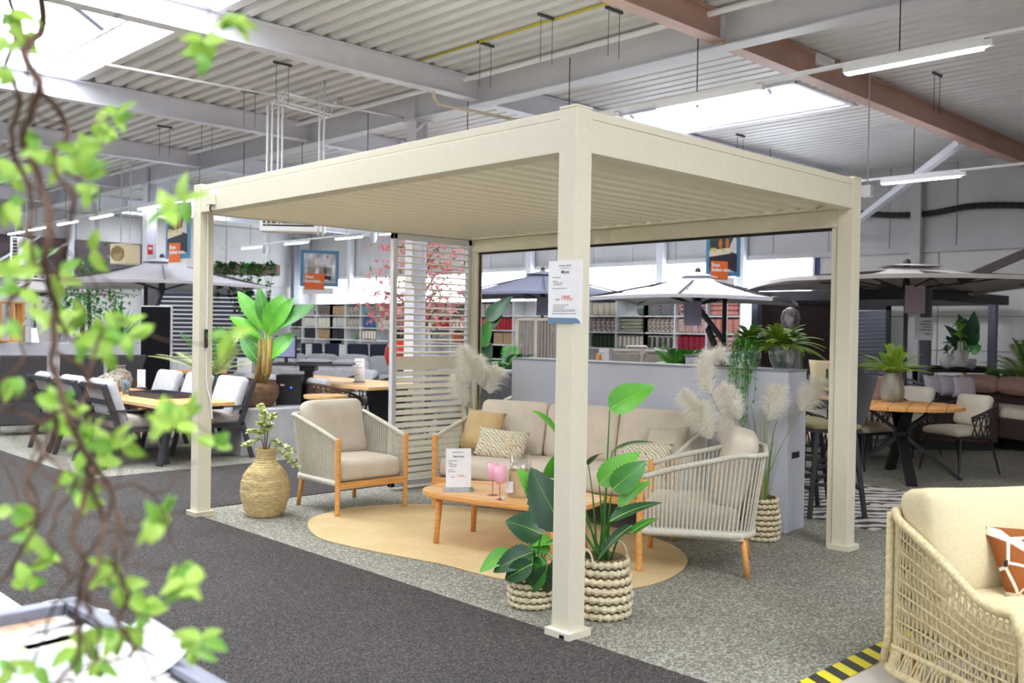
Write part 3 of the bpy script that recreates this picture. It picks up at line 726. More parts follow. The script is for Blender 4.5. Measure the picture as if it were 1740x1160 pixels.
def big_leaf_plant(name, label, loc, R, H, rows, k, leaves, dep):
    r = thing(name, label, 'plant', loc); basket('basket', r, R, H, rows, k); L0 = V(loc)
    for (bx, by, tx, ty, w, m, dd, ny) in leaves:
        B = at(bx, by, dep+dd)-L0; T = at(tx, ty, dep+dd*.3)-L0
        L = (T-B).length; root = V((rnd.uniform(-.03, .03), rnd.uniform(-.03, .03), H-.03))
        st = bez([root, root.lerp(B, .5)+V((0, 0, .06)), B], 10)
        MB().tube(st, [.006-.003*i/10 for i in range(11)], 6).build('stem', LEAFM, r, smooth=True)
        mb = MB(); leaf(mb, B, T, w, ny, droop=.07, fold=.22, n=22, serr=.10); lo = mb.build('leaf', {'b': LEAFB, 'm': LEAFM, 'd': LEAFD}[m], r, smooth=True)
        MB().tube([B.lerp(T, t/8)+(V(ny)-(T-B).normalized()*V(ny).dot((T-B).normalized())).normalized()*(.07*L*4*(t/8)*(1-t/8)) for t in range(9)], [.003*(1-t/9) for t in range(9)], 4).build('midrib', LEAFL, lo)
    return r
toC = (-.72, -.7, .55)
big_leaf_plant('potted_plant', 'tall potted plant with big serrated leaves in woven basket behind the front post', (.44, .17, 0), .145, .30, 7, 22, [
    (1036, 696, 1113, 656, .17, 'b', .0, (-.6, -.6, .7)), (948, 745, 904, 697, .12, 'b', .1, (-.3, -.3, 1)), (1040, 766, 1113, 752, .08, 'd', .1, (-.1, -.1, 1)),
    (1018, 823, 1088, 768, .14, 'b', 0, (-.8, -.5, .5)), (1040, 832, 1098, 783, .14, 'm', -.06, (-.5, -.9, .5)), (1050, 860, 1107, 817, .09, 'b', 0, (-.4, -.4, .9)),
    (1036, 886, 1126, 854, .09, 'd', -.1, (-.3, -.3, 1)), (1072, 906, 1120, 880, .06, 'm', -.1, (-.3, -.3, 1)), (1074, 893, 1012, 958, .08, 'd', -.15, (-.5, -.2, .9)),
    (950, 885, 878, 796, .17, 'b', -.1, (-.5, -.9, .5)), (958, 900, 902, 794, .22, 'd', -.2, (-.9, -.4, .4)), (945, 812, 940, 775, .12, 'b', .1, (-.8, -.5, .4)),
    (958, 905, 935, 860, .1, 'm', -.05, toC), (1000, 790, 1026, 770, .06, 'd', .2, (-.2, -.2, 1))], 4.85)
big_leaf_plant('potted_plant', 'low potted plant with dark ribbed leaves in small basket left of the front post', (.285, .525, 0), .118, .21, 6, 20, [
    (922, 908, 858, 885, .20, 'd', -.05, (-.5, -.8, .7)), (868, 936, 815, 972, .11, 'b', 0, (-.5, -.5, .8)), (905, 938, 838, 972, .14, 'd', -.1, (-.6, -.6, .7)),
    (935, 930, 888, 940, .12, 'm', .05, (-.4, -.4, 1)), (940, 918, 905, 928, .10, 'b', .1, (-.4, -.4, 1)), (905, 958, 858, 985, .12, 'd', -.18, (-.7, -.7, .5)),
    (925, 962, 893, 1004, .13, 'm', -.2, (-.8, -.6, .4)), (930, 960, 920, 1010, .14, 'd', -.22, (-.8, -.8, .3)), (940, 950, 945, 990, .12, 'd', -.2, (-.6, -.8, .4)),
    (900, 930, 870, 950, .1, 'm', .1, (-.3, -.3, 1)), (930, 955, 880, 985, .12, 'm', -.12, (-.7, -.7, .6))], 5.05)
# pampas grass
def pampas(label, loc, R, H, plumes, dep, blades, bask=True):
    r = thing('pampas_grass', label, 'pampas', loc); L0 = V(loc)
    if bask: basket('basket', r, R, H, 8, 18)
    for pts, wd in plumes:
        wd *= 1.35
        P = [q-L0 for q in px(pts, dep)]; rt = V((rnd.uniform(-.05, .05), rnd.uniform(-.05, .05), H*.8))
        MB().tube(bez([rt, rt.lerp(P[0], .55)+V((0, 0, .05)), P[0], P[0].lerp(P[-1], .5)], 14), .0035, 5).build('stalk', STALK, r, smooth=True)
        mid = bez(P, 20); mb = MB(); mb.tube(mid, [max(.003, wd*.30*sin(pi*(.12+.8*i/20))) for i in range(21)], 8)
        for k in range(1300):
            i = rnd.random()**.8*20; p = mid[int(min(i, 19))].lerp(mid[int(min(i, 19))+1], i % 1); t = i/20
            ax = (mid[min(int(i)+1, 20)]-mid[max(int(i)-1, 0)]).normalized(); a = rnd.uniform(0, 2*pi); x, y, _ = fr(ax)
            d = (x*cos(a)+y*sin(a))*rnd.uniform(.55, 1.1)+ax*rnd.uniform(.3, 1.1); d.normalize()
            l = wd*rnd.uniform(.5, 1.3)*(sin(pi*(.18+.75*t))**.6); q = p+d*l*.55; e = p+d*l+V((0, 0, -.25*l*l/.06*.5)); s = d.cross(V((rnd.uniform(-1, 1), rnd.uniform(-1, 1), rnd.uniform(-1, 1)))).normalized()*.0018
            mb.add([p-s, p+s, q+s*.8, q-s*.8, e], [(0, 1, 2, 3), (3, 2, 4)])
        mb.build('plume', PLUME, r)
    for k in range(blades):
        a = rnd.uniform(0, 2*pi); o_ = rnd.uniform(.1, .42); h = rnd.uniform(.45, .95); b = V((cos(a)*.05, sin(a)*.05, H*.8)); T = V((min(.17, cos(a)*o_*.8), sin(a)*o_*.6, H+h*.75))
        P = bez([b, b.lerp(T, .45)+V((0, 0, .16)), T], 8); s = V((-sin(a), cos(a), 0)); mb = MB()
        mb.grid([[p-s*(.005*(1-i/9)), p+s*(.005*(1-i/9))] for i, p in enumerate(P)]); mb.build('blade', STALK if k % 3 else LEAFM, r)
    return r
pampas('white pampas grass plumes with green blades in woven basket behind the side-on armchair', (2.66, .60, 0), .13, .30, [
    ([(1207, 668), (1200, 640), (1203, 610), (1228, 598)], .10), ([(1192, 705), (1180, 690), (1162, 668)], .085), ([(1206, 745), (1200, 718), (1190, 690)], .125), ([(1256, 712), (1246, 686), (1228, 660)], .12),
    ([(1228, 755), (1232, 730), (1236, 702)], .09), ([(1306, 714), (1314, 690), (1322, 660)], .12), ([(1361, 698), (1374, 676), (1388, 648)], .12)], 6.75, 34)
pampas('white pampas grass plumes rising behind the left end of the sofa', (2.53, 3.5, 0), .12, .3, [
    ([(800, 650), (794, 622), (788, 592)], .12), ([(818, 655), (818, 635), (812, 610)], .13), ([(832, 668), (836, 645), (845, 628)], .12), ([(790, 690), (784, 665), (776, 640)], .12)], 8.55, 30)

# ---------------------------------------------------------------- grey partition and what stands on it
pt = thing('partition', 'low grey room divider box behind the sofa', 'partition', (0, 0, 0))
MB().prism([(2.956, .57), (3.27, .598), (3.191, 3.4), (2.877, 3.375)], 0, 1.175).build('body', PART, pt, bev=.004)
MB().prism([(2.952, .565), (3.274, .594), (3.195, 3.404), (2.873, 3.379)], 1.175, 1.19).build('top_board', mat('partition_top', (150, 152, 158), .5, var=.02), pt)
MB().add([(3.03, .569, .54), (3.155, .5798, .54), (3.155, .5798, .585), (3.03, .569, .585)], [(0, 1, 2, 3)]).build('grip_hole', BLACK, pt)
def fronds(mb, root, n, L, spread, leafL, leafW, droop=.35, az=(0, 2*pi), pairs=12, lift=(.3, 1.2), rng=rnd):
    for k in range(n):
        a = rng.uniform(*az); e = rng.uniform(*lift); l = L*rng.uniform(.7, 1.1)
        d = V((cos(a)*cos(e), sin(a)*cos(e), sin(e))); P = [V(root)+d*l*t/8+V((0, 0, -droop*l*(t/8)**2)) for t in range(9)]
        mb.tube(P, [.004*(1-t/10) for t in range(9)], 4)
        for j in range(2, pairs+2):
            t = j/(pairs+2)*8; i = min(int(t), 7); p = P[i].lerp(P[i+1], t-i); ax = (P[i+1]-P[i]).normalized(); s = ax.cross(V((0, 0, 1)));
            if s.length < .01: s = V((1, 0, 0))
            s.normalize(); ll = leafL*sin(pi*(.15+.8*j/(pairs+2)))
            for sg in (-1, 1):
                q = p+(s*sg*.8+ax*.6).normalized()*ll+V((0, 0, -.15*ll)); w_ = ax*leafW*.5; m_ = p.lerp(q, .45)
                mb.add([p, m_+w_, q, m_-w_], [(0, 1, 2, 3)])
    return mb
def crystal(par, z0, R, H, m=GLASS):
    P = [(R*.45, 0), (R*.5, .004)]+[(R*(.5+.5*sin(pi*(.08+.74*t/16))**.9)+.003*sin(t*pi*1.0), H*(.02+.98*t/16)) for t in range(17)]
    mb = MB(); n = 40; rows = []
    for i in range(25):
        t = i/24; r = R*(.55+.45*sin(pi*(.05+.8*t))); rows.append([((r+.004*sin(14*2*pi*k/n*1.0+i*1.5))*cos(2*pi*k/n), (r+.004*sin(14*2*pi*k/n+i*1.5))*sin(2*pi*k/n), z0+H*t) for k in range(n+1)])
    rows.insert(0, [(p[0]*.02, p[1]*.02, p[2]) for p in rows[0]])
    return mb.grid(rows).build('vase', m, par, smooth=True)
CRY = mat('cut_glass', (226, 230, 232), .08, var=.25, scale=60, spec=.9); 
vq = V((3.1, .71, 1.191))
gv = thing('glass_vase', 'round cut glass vase with green fern standing on the grey partition', 'vase', vq); crystal(gv, 0, .092, .19, glass('cut_glass_clear', (236, 240, 240), .35, .1))
gf = thing('fern', 'green fern fronds spreading out of the cut glass vase on the partition', 'fern', vq+V((0, 0, .02)))
for k in range(16): fronds(MB(), (0, 0, .15), 4, .34, 1, .052, .009, .45, lift=(.15, 1.3), pairs=30).build('frond', FERN, gf)
MB().tube([(0, 0, 0), (.01, 0, .15)], .012, 6).build('stem', LEAFD, gf)
hq = V((3.02, .93, 1.191))
hv = thing('glass_vase', 'cut glass vase half hidden by the trailing plant on the partition', 'vase', hq); crystal(hv, 0, .08, .18, MATS['cut_glass_clear'])
hp = thing('hanging_plant', 'green plant trailing out of a glass vase over the front of the partition', 'plant', hq+V((0, 0, .02)))
for k in range(10): fronds(MB(), (0, 0, .16), 5, .27, 1, .046, .009, .45, lift=(.2, 1.4), pairs=26).build('frond', FERN if k % 2 else LEAFM, hp)
for k in range(26):
    y = rnd.uniform(-.13, .12); l = rnd.uniform(.12, .48) if abs(y) < .08 else rnd.uniform(.08, .26); x = -.1-rnd.uniform(.02, .09)
    P = bez([(0, 0, .15), (x*.7, y*.6, .2), (x, y, .05), (x-.01, y+rnd.uniform(-.03, .03), -l)], 16); mb = MB(); mb.tube(P, .0016, 4)
    for i in range(5, 17):
        for s in range(3):
            a = rnd.uniform(0, 2*pi); q = P[i]+V((cos(a)*.03, sin(a)*.03, rnd.uniform(-.05, .01))); leaf(mb, P[i], q, .011, (cos(a), sin(a), .4), n=2)
    mb.build('strand', LEAFM if k % 2 else LEAFB, hp)
gb = thing('glass_cube_vase', 'small clear square glass on the right end of the partition', 'vase', (3.215, .665, 1.191), .3)
m = MB()
for s in (-1, 1): m.box(s*.046-.003, -.05, 0, s*.046+.003, .05, .14); m.box(-.046, s*.047-.003, 0, .046, s*.047+.003, .14)
m.box(-.048, -.048, 0, .048, .048, .008).build('glass', GLASS, gb)
td = thing('tilted_display', 'slim black tilted display panel on the partition beside the pampas plume', 'display', (3.09, 1.2, 1.19))
p0, p1 = at(1229, 622, 7.45)-V((3.09, 1.2, 1.19)), at(1202, 556, 7.55)-V((3.09, 1.2, 1.19))
MB().bar(V((p0.x, p0.y, .004)), p1, .11, .02, (.7, -.7, 0)).build('panel', SCREEN, td, bev=.003); MB().box(-.06, -.06, 0, .06, .06, .01).build('foot', BLACK, td)

# ================================================================ FOREGROUND ARMCHAIR (rope net)
FC = thing('net_armchair', 'sand coloured rope net armchair with cream cushions at the bottom right', 'armchair', (.63, -1.23, 0), 0)
Fw = V((-.47, -.8827, 0)); Rw = V((.8827, -.47, 0))          # forward, across
def fc(a, b, z): return Fw*a+Rw*b+V((0, 0, z))            # a forward from the back corner, b across
FD, FW_ = .70, .86
def rimz(a): return .715-.24*min(1, a/.54)**1.1
def ringp(z_, flare, top):
    pts = []
    for a in (.70, .54, .36, .2, .08): pts.append(fc(a, -flare, rimz(a) if top else z_))
    for t in (30, 60): pts.append(fc(.08-.08*sin(Rd(t)), .08-.08*cos(Rd(t))-flare*.7, rimz(0) if top else z_))
    for b in (.14, .43, .72): pts.append(fc(-flare*.7, b, rimz(0)+.0 if top else z_))
    for t in (60, 30): pts.append(fc(.08-.08*sin(Rd(t)), FW_-.08+.08*cos(Rd(t))+flare*.7, rimz(0) if top else z_))
    for a in (.08, .2, .36, .54, .70): pts.append(fc(a, FW_+flare, rimz(a) if top else z_))
    return pts
TP = bez(ringp(0, 0, True), 120); MP = bez(ringp(.16, .0, False), 120); BP = bez(ringp(.07, .03, False), 120)
MB().tube([fc(.735, -.0, .1), fc(.74, 0, .25), fc(.735, 0, .40)]+TP[1:-1]+[fc(.735, FW_, .40), fc(.74, FW_, .25), fc(.735, FW_, .1)], .019, 10).build('top_rim', ROPEB, FC, smooth=True)
MB().tube(BP, .017, 8).build('base_rim', ROPEB, FC, smooth=True)
MB().tube(MP, .012, 8).build('middle_ring', ROPEB, FC, smooth=True)
for a, b in ((.02, .0), (.02, FW_)): MB().tube([fc(a-.02, b-.01 if b == 0 else b+.01, .07), fc(a, b, .2), fc(a-.0, b, rimz(0))], .017, 8).build('rear_post', ROPEB, FC, smooth=True)
for a, b in ((.1, .08), (.66, .08), (.1, FW_-.08), (.66, FW_-.08)): MB().tube([fc(a, b, 0), fc(a, b, .16)], [.016, .02], 10).build('leg', TEAK, FC, smooth=True)
net = MB(); NC = 92; NR = 9
def npt(u, v):
    i = u*120; k = min(int(i), 119); t = i-k; lo = MP[k].lerp(MP[k+1], t); hi = TP[k].lerp(TP[k+1], t); return lo.lerp(hi, v)
for r_ in range(NR+1):
    v = r_/NR
    if 0 < r_ < NR: net.tube([npt(u/160, v) for u in range(161)], .0048, 5)
    if r_ < NR:
        for c in range(NC):
            u0 = c/NC; 
            for du in (-.32, .32):
                a = npt(u0+.5/NC, v); b = npt(min(1, max(0, u0+(.5+du)/NC)), v+1/NR)
                net.tube([a, b] if r_ % 2 == 0 else [npt(min(1, max(0, u0+(.5+du)/NC)), v), npt(u0+.5/NC, v+1/NR)], .0036, 4, cap=False)
for c in range(NC):
    i = min(119, int((c+.5)/NC*120)); j = min(120, max(0, i+(1 if c % 2 else -1))); net.tube([MP[i], BP[j]], .0042, 4, cap=False); net.tube([MP[i], BP[max(0, 2*i-j)]], .0042, 4, cap=False)
net.build('rope_net', ROPEB, FC, smooth=True)['kind'] = 'stuff'
RM = Matrix((Rw, -Fw, V((0, 0, 1)))).transposed()         # local x across, y backward
MB().rbox(fc(.39, FW_/2, .335), (FW_-.08, .66, .2), .07, 10, (0, 0, .03), RM).build('seat_cushion', FABC, FC, smooth=True, weld=True)
bm_ = RM@Matrix.Rotation(Rd(-12), 3, 'X')
MB().rbox(fc(.155, FW_/2+.01, .61), (FW_-.03, .22, .45), .06, 12, (.0, .05, -.015), bm_).build('back_cushion', FABC, FC, smooth=True, weld=True)
gq = V((.63, -1.23, 0))+fc(.36, .45, .56); gc = thing('throw_cushion', 'brown giraffe print throw cushion on the net armchair', 'cushion', gq, 0)
pillow(MB(), .46, .30, .13, RM@Matrix.Rotation(Rd(-32), 3, 'X')@Matrix.Rotation(Rd(4), 3, 'Y')).build('cover', GIRAF, gc, smooth=True, weld=True)
gl = V((-.225, -.05, .02)); MB().box(-.012, -.004, -.012, .012, .004, .012).build('label_tag', BLACK, gc).location = RM@gl
oc = thing('throw_cushion', 'ochre striped cushion corner poking out behind the giraffe print cushion', 'cushion', gq+Fw*-.085+Rw*.07+V((0, 0, .0)), 0)
pillow(MB(), .34, .34, .1, RM@Matrix.Rotation(Rd(-26), 3, 'X')@Matrix.Rotation(Rd(12), 3, 'Y')).build('cover', pattern('ochre_stripe', (206, 150, 74), (232, 200, 140), 'x', 22, .5), oc, smooth=True, weld=True)

# ================================================================ FOREGROUND TABLE WITH CATALOGUES
tt = thing('tray_table', 'dark grey metal tray table with catalogues at the bottom left', 'table', (-2.395, -.46, 0))
TH = .75; tw, tl = .95, 1.9
GM = mat('tray_grey', (128, 130, 146), .35, .3, var=.03)
MB().box(-tw, -tl, TH-.07, 0, 0, TH-.055).build('tray_bottom', GM, tt)
for nme, a in (('rim', (-.045, -tl, TH-.07, 0, 0, TH)), ('rim', (-tw, -tl, TH-.07, -tw+.045, 0, TH)), ('rim', (-tw+.045, -.045, TH-.07, -.045, 0, TH)), ('rim', (-tw+.045, -tl, TH-.07, -.045, -tl+.045, TH))):
    MB().box(*a).build(nme, GM, tt, bev=.004)
MB().box(-.0455, -tl+.05, TH-.05, -.0445, -.06, TH-.012).build('painted_rim_shade', BLACK, tt)  # black strip, shade painted along the inner face of the rim
for x in (-.05, -tw+.05):
    for y in (-.06, -tl+.06): MB().box(x-.025, y-.025, 0, x+.025, y+.025, TH-.07).build('leg', GM, tt)
PRB = [(236, 226, 214), (226, 190, 160), (150, 140, 180), (226, 222, 170), (200, 206, 210)]
def catalogue(x, y, z, rz, w, h, n, lab, blocks, curl=0):
    r = thing('catalogue', lab, 'magazine', V((-2.395, -.46, 0))+V((x, y, TH-.055+z)), rz, 'catalogues on the tray table')
    P = [MB()]; th = .004*n
    MB().box(-w/2, -h/2, 0, w/2, h/2, th).build('pages', PAPER, r, bev=.001)
    c = [[(-w/2+w*i/10, -h/2+h*j/2, th+.0008+curl*max(0, i/10-.55)**2*.5) for i in range(11)] for j in range(3)]
    MB().grid(c).build('cover', PAPER, r, smooth=True)
    for (a, b, cc, d, m) in blocks: MB().box(-w/2+w*a, -h/2+h*b, th+.001, -w/2+w*cc, -h/2+h*d, th+.0016).build('print_block', mat('print_%d_%d_%d' % PRB[m], PRB[m], .6, var=.12, scale=40), r)
def cat_at(px_, py, rz, w, h, n, lab, blocks, z=0, curl=0):
    q = on(px_, py, TH-.03)-V((-2.395, -.46, 0)); catalogue(q.x, q.y, .012+z, rz, w, h, n, lab, blocks, curl)
cat_at(50, 1052, .30, .30, .21, 3, 'open catalogue with pale pictures in the far corner of the tray table', [(.08, .2, .62, .8, 1), (.66, .2, .95, .8, 0)])
cat_at(150, 1085, .1, .24, .20, 2, 'white catalogue at the far right corner inside the tray', [(.1, .3, .7, .8, 0)], .002)
cat_at(75, 1110, .12, .29, .20, 3, 'catalogue with a lilac lounger picture on a green field', [(.06, .08, .94, .72, 3), (.4, .55, .75, .72, 2)], .013)
cat_at(200, 1135, -.05, .21, .28, 4, 'white catalogue with curled page nearest the tray rim', [(.1, .45, .55, .75, 0)], .012, .5)
cat_at(20, 1160, .2, .28, .2, 2, 'catalogue with grey photo grid at the near left of the tray', [(.05, .1, .45, .9, 4), (.5, .1, .95, .9, 4)], .026)
cat_at(230, 1175, -.1, .24, .29, 5, 'thick white brochure near the rim below the curled page', [(.1, .1, .9, .3, 0)])
# pale panel on the floor beyond the table, at the left frame edge
tag(MB().box(-2.6, 1.9, 0, -1.72, 2.9, .012).build('floor_mat', WHITEFL), 'pale flat mat on the dark carpet at the left frame edge', 'mat')

# ================================================================ CORKSCREW HAZEL BRANCHES IN FRONT
CW = V((-2.9, -1.6, 0)); cw = thing('corkscrew_branches', 'blurred curly twigs with fresh green leaves hanging close on the left', 'branch', CW)
stems = [([(78, -40), (72, 55), (45, 88), (66, 150), (40, 230), (66, 300), (82, 380), (78, 450), (98, 530), (94, 620), (112, 700), (140, 770), (150, 820), (120, 900), (135, 960), (130, 1040), (128, 1100), (96, 1180)], 1.2, .0062),
    ([(10, -30), (25, 40), (8, 110), (36, 170), (22, 250), (55, 320), (48, 400), (70, 470)], 1.3, .005), ([(66, 150), (110, 210), (96, 280), (125, 340), (100, 420), (104, 480)], 1.25, .0045),
    ([(112, 690), (80, 760), (45, 830), (60, 880), (20, 960), (-10, 1000)], 1.25, .004), ([(140, 770), (190, 830), (210, 900), (200, 960), (215, 1010), (200, 1060), (235, 1100), (270, 1160)], 1.2, .0038),
    ([(150, 800), (165, 880), (170, 950), (150, 1010), (168, 1060), (150, 1120), (110, 1180)], 1.12, .0036), ([(94, 600), (150, 640), (130, 690), (60, 650), (10, 700), (-20, 690)], 1.3, .0034),
    ([(98, 540), (160, 600), (240, 660), (310, 700), (360, 740)], 1.4, .0016), ([(112, 690), (180, 720), (240, 735), (290, 716)], 1.3, .0016), ([(82, 380), (150, 470), (230, 560), (330, 580), (392, 574)], 1.4, .0015),
    ([(72, 40), (170, 60), (210, 10), (330, -10), (350, 40), (345, 100)], 1.4, .0018), ([(345, 60), (385, 30), (412, 22)], 1.4, .0014), ([(200, 960), (270, 965), (320, 955)], 1.22, .0014), ([(168, 1060), (260, 1075), (330, 1090)], 1.15, .0016),
    ([(40, 230), (130, 300), (190, 210), (165, 190)], 1.3, .0014), ([(210, 880), (250, 890), (285, 875)], 1.22, .0014), ([(110, 700), (60, 740), (100, 800), (70, 870), (30, 900)], 1.2, .003), ([(78, 450), (20, 520), (40, 600), (-10, 660)], 1.3, .0032),
    ([(150, 780), (120, 840), (90, 910), (110, 980), (80, 1060), (60, 1130)], 1.3, .0028), ([(100, 520), (120, 580), (170, 560), (150, 640), (190, 700), (215, 760)], 1.25, .003)]
for pts, d, r_ in stems:
    P = bez([at(x+rnd.uniform(-6, 6), y, d+.06*sin(i*1.7))-CW for i, (x, y) in enumerate(pts)], len(pts)*7)
    P = [p+V((noise.noise(p*22), noise.noise(p*22+V((5, 0, 0))), noise.noise(p*22+V((0, 7, 0)))))*.008 for p in P]
    MB().tube(P, [r_*(1-.55*i/len(P)) for i in range(len(P))], 6).build('stem', BARK, cw, smooth=True)
for k in range(34):                                   # thin tangled side twigs
    a = rnd.choice([s for s in stems[:6]]); i = rnd.randrange(1, len(a[0])-1); x, y = a[0][i]; d = a[1]+rnd.uniform(-.05, .15); P = [(x, y)]
    ang = rnd.uniform(0, 2*pi)
    for q in range(5): ang += rnd.uniform(-.9, .9); x += 34*cos(ang); y += 34*sin(ang); P.append((x, y))
    P = bez([at(x_, y_, d+.02*q)-CW for q, (x_, y_) in enumerate(P)], 30); MB().tube(P, [.0022*(1-.6*q/31) for q in range(31)], 5).build('twig', BARK, cw, smooth=True)
cl = [(20, 20), (35, 62), (10, 75), (350, 95), (345, 60), (398, 28), (372, 46), (175, 205), (160, 240), (190, 200), (20, 150), (30, 300), (12, 340), (145, 300), (155, 325), (110, 270), (130, 250), (150, 250), (100, 465), (60, 440), (15, 460), (110, 545), (145, 530), (170, 560), (205, 555), (225, 575), (180, 600), (140, 580),
    (95, 560), (30, 500), (15, 560), (30, 640), (82, 720), (100, 690), (120, 700), (215, 745), (190, 762), (165, 778), (150, 745), (268, 718), (296, 722), (362, 748), (330, 705), (388, 572), (130, 832), (140, 800), (55, 905), (85, 945), (40, 990), (25, 870), (268, 882), (288, 872), (330, 958), (312, 985), (290, 1000),
    (195, 960), (200, 1000), (180, 985), (250, 1040), (232, 1062), (205, 1075), (245, 1010), (318, 1105), (345, 1088), (130, 1100), (150, 1085), (62, 1128), (20, 1140), (170, 1130), (300, 345), (285, 360), (345, 70), (160, 420), (60, 250)]
for i, (x, y) in enumerate(cl):
    c = at(x+rnd.uniform(-8, 8), y+rnd.uniform(-8, 8), 1.2+.25*((i*37) % 10)/10)-CW
    for k in range(4):
        a = rnd.uniform(0, 2*pi); d = (_r*cos(a)+_u*(sin(a)*.9-.15)+_f*rnd.uniform(-.5, .5)).normalized(); mb = MB()
        leaf(mb, c, c+d*rnd.uniform(.022, .044), rnd.uniform(.013, .022), -_f+_r*rnd.uniform(-.8, .8)+_u*rnd.uniform(0, .9), n=6, droop=.1)
        mb.build('leaf', [LEAFW, LEAFW, LEAFV, LEAFW][(i+k) % 4], cw, smooth=True)
# ================================================================ BACKGROUND
def G(x, d): p = at(x, 560, d); return V((p.x, p.y, 0))
FACE = {'+x': pi/2, '-x': -pi/2, '+y': pi, '-y': 0, 'cam': Rd(45.9)-pi/2, 'away': Rd(45.9)+pi/2, 'right': Rd(45.9), 'left': Rd(45.9)+pi}
def banner(name, label, loc, rz, w, h, rows, price=None, cat='sign', z0=0.):
    r = thing(name, label, cat, loc, rz); MB().box(-w/2, -.003, z0+.012, w/2, .003, z0+h).build('card', PAPER, r); MB().box(-w/2-.01, -.035, z0, w/2+.01, .035, z0+.012).build('foot', MGREY, r)
    q = MB()
    for z_, L in rows: q.box(-w*.4, -.0042, z0+h*z_, -w*.4+w*.8*L, -.0032, z0+h*z_+h*.02)
    q.build('fine_print', INK, r)['kind'] = 'stuff'; return r
# ---- left dining set
def dchair():
    r = thing('dining_armchair', '', 'chair'); W = .30
    for s in (-1, 1):
        MB().bar((s*W, -.22, .40), (s*W, -.32, 0), .028, .05).build('leg', DGREY, r, bev=.003)
        MB().bar((s*W, .2, .40), (s*W, .33, 0), .028, .05).build('leg', DGREY, r, bev=.003)
        MB().bar((s*W, .16, .33), (s*W, .34, .84), .028, .06).build('back_post', DGREY, r, bev=.003)
        a = MB().bar((s*W, .29, .575), (s*W, -.1, .575), .045, .016).build('armrest', DGREY, r); MB().bar((s*W, -.02, .588), (s*W, -.26, .588), .05, .014).build('arm_pad', TEAK, a)
        MB().bar((s*W, -.24, .38), (s*W, -.24, .575), .024).build('arm_post', DGREY, r)
    MB().box(-W, -.26, .35, W, .24, .40).build('seat_frame', DGREY, r, bev=.003)
    for z_, y in ((.82, .335), (.66, .28), (.5, .225)): MB().bar((-W, y, z_), (W, y, z_), .022, .05).build('back_rail', DGREY, r)
    MB().rbox((0, -.04, .44), (.58, .52, .11), .04, 7, (0, 0, .02)).build('seat_cushion', TAUPE, r, smooth=True, weld=True)
    MB().rbox((0, .19, .665), (.58, .12, .46), .05, 7, (0, .02, 0), Matrix.Rotation(Rd(-19), 3, 'X')).build('back_cushion', LGREY, r, smooth=True, weld=True)
    return r
c0 = dchair(); gp = 'chairs at the rectangular teak table'
c0.location = (.70, 6.88, 0); c0.rotation_euler = (0, 0, FACE['+x']); tag(c0, 'charcoal framed dining chair with grey cushions, near left corner of the teak table', group=gp)
for (x, y, f, l) in ((.70, 7.68, '+x', 'charcoal dining chair with grey cushions, middle one on the left side of the teak table'), (.70, 8.48, '+x', 'charcoal dining chair with grey cushions, farthest on the left side of the teak table'),
    (1.62, 6.80, '-x', 'charcoal dining chair with light cushions just right of the left rear pergola post'), (1.62, 7.60, '-x', 'charcoal dining chair with light cushions half hidden behind the left rear pergola post'), (1.62, 8.40, '-x', 'charcoal dining chair with light cushions, farthest on the right side of the teak table')):
    copy_tree(c0, (x, y, 0), FACE[f], l, gp)
tb = thing('dining_table', 'rectangular teak dining table with charcoal legs, left behind the pergola', 'table', (1.14, 7.5, 0)); TZ2 = .65
for k in range(8): MB().box(-.42+k*.105+.001, -1.33, TZ2-.035, -.42+(k+1)*.105-.001, 1.33, TZ2).build('plank', TEAK if k % 2 else TEAKD, tb, bev=.002)
MB().box(-.36, -1.2, TZ2-.08, .36, 1.2, TZ2-.036).build('apron', DGREY, tb)
for y in (-1.0, 1.0):
    for s in (-1, 1): MB().bar((s*.12, y, TZ2-.08), (s*.26, y-.05, 0), .07, .04).build('leg', DGREY, tb)
def onz(x, y, z): return on(x, y, z)
def vase(name, label, loc, prof, m, n=28, cat='vase', wob=0):
    r = thing(name, label, cat, loc); MB().lathe(prof, n, wob=wob).build('body', m, r, smooth=True); return r
MOT = mat('mottled_ceramic', (150, 140, 126), .6, var=.38, scale=22, bump=.4, bscale=40)
vase('ceramic_vase', 'mottled grey ball vase in front on the teak dining table', on(184, 672, TZ2), [(.07, 0), (.13, .04), (.155, .11), (.14, .18), (.08, .225), (.05, .235), (.05, .25), (.04, .25), (.04, .23)], MOT, wob=.04)
vase('ceramic_vase', 'taller mottled stone vase with narrow neck behind the ball vase', on(203, 664, TZ2), [(.08, 0), (.13, .06), (.145, .14), (.12, .22), (.06, .26), (.055, .29), (.075, .305), (.05, .305), (.045, .27)], MOT, wob=.04)
vase('candle_jar', 'blue patterned candle jar on the teak dining table', on(214, 669, TZ2), [(.035, 0), (.042, .01), (.042, .14), (.034, .15), (.034, .165), (.03, .165)], mat('blue_pattern', (110, 134, 150), .3, var=.4, scale=40), cat='jar')
banner('table_sign', 'white upright price card on the teak dining table', on(240, 659, TZ2), FACE['cam'], .10, .23, [(.85, .6), (.7, .9), (.6, .5)])
tr_ = thing('serving_tray', 'dark low serving tray on the teak dining table', 'tray', on(272, 674, TZ2), .05); tr_.scale = (.85, .8, .8)
MB().box(-.22, -.42, 0, .22, .42, .012).build('base', BLACK, tr_)
for a in ((-.23, -.43, 0, -.215, .43, .07), (.215, -.43, 0, .23, .43, .07), (-.215, -.43, 0, .215, -.415, .07), (-.215, .415, 0, .215, .43, .07)): MB().box(*a).build('side', DGREY, tr_)
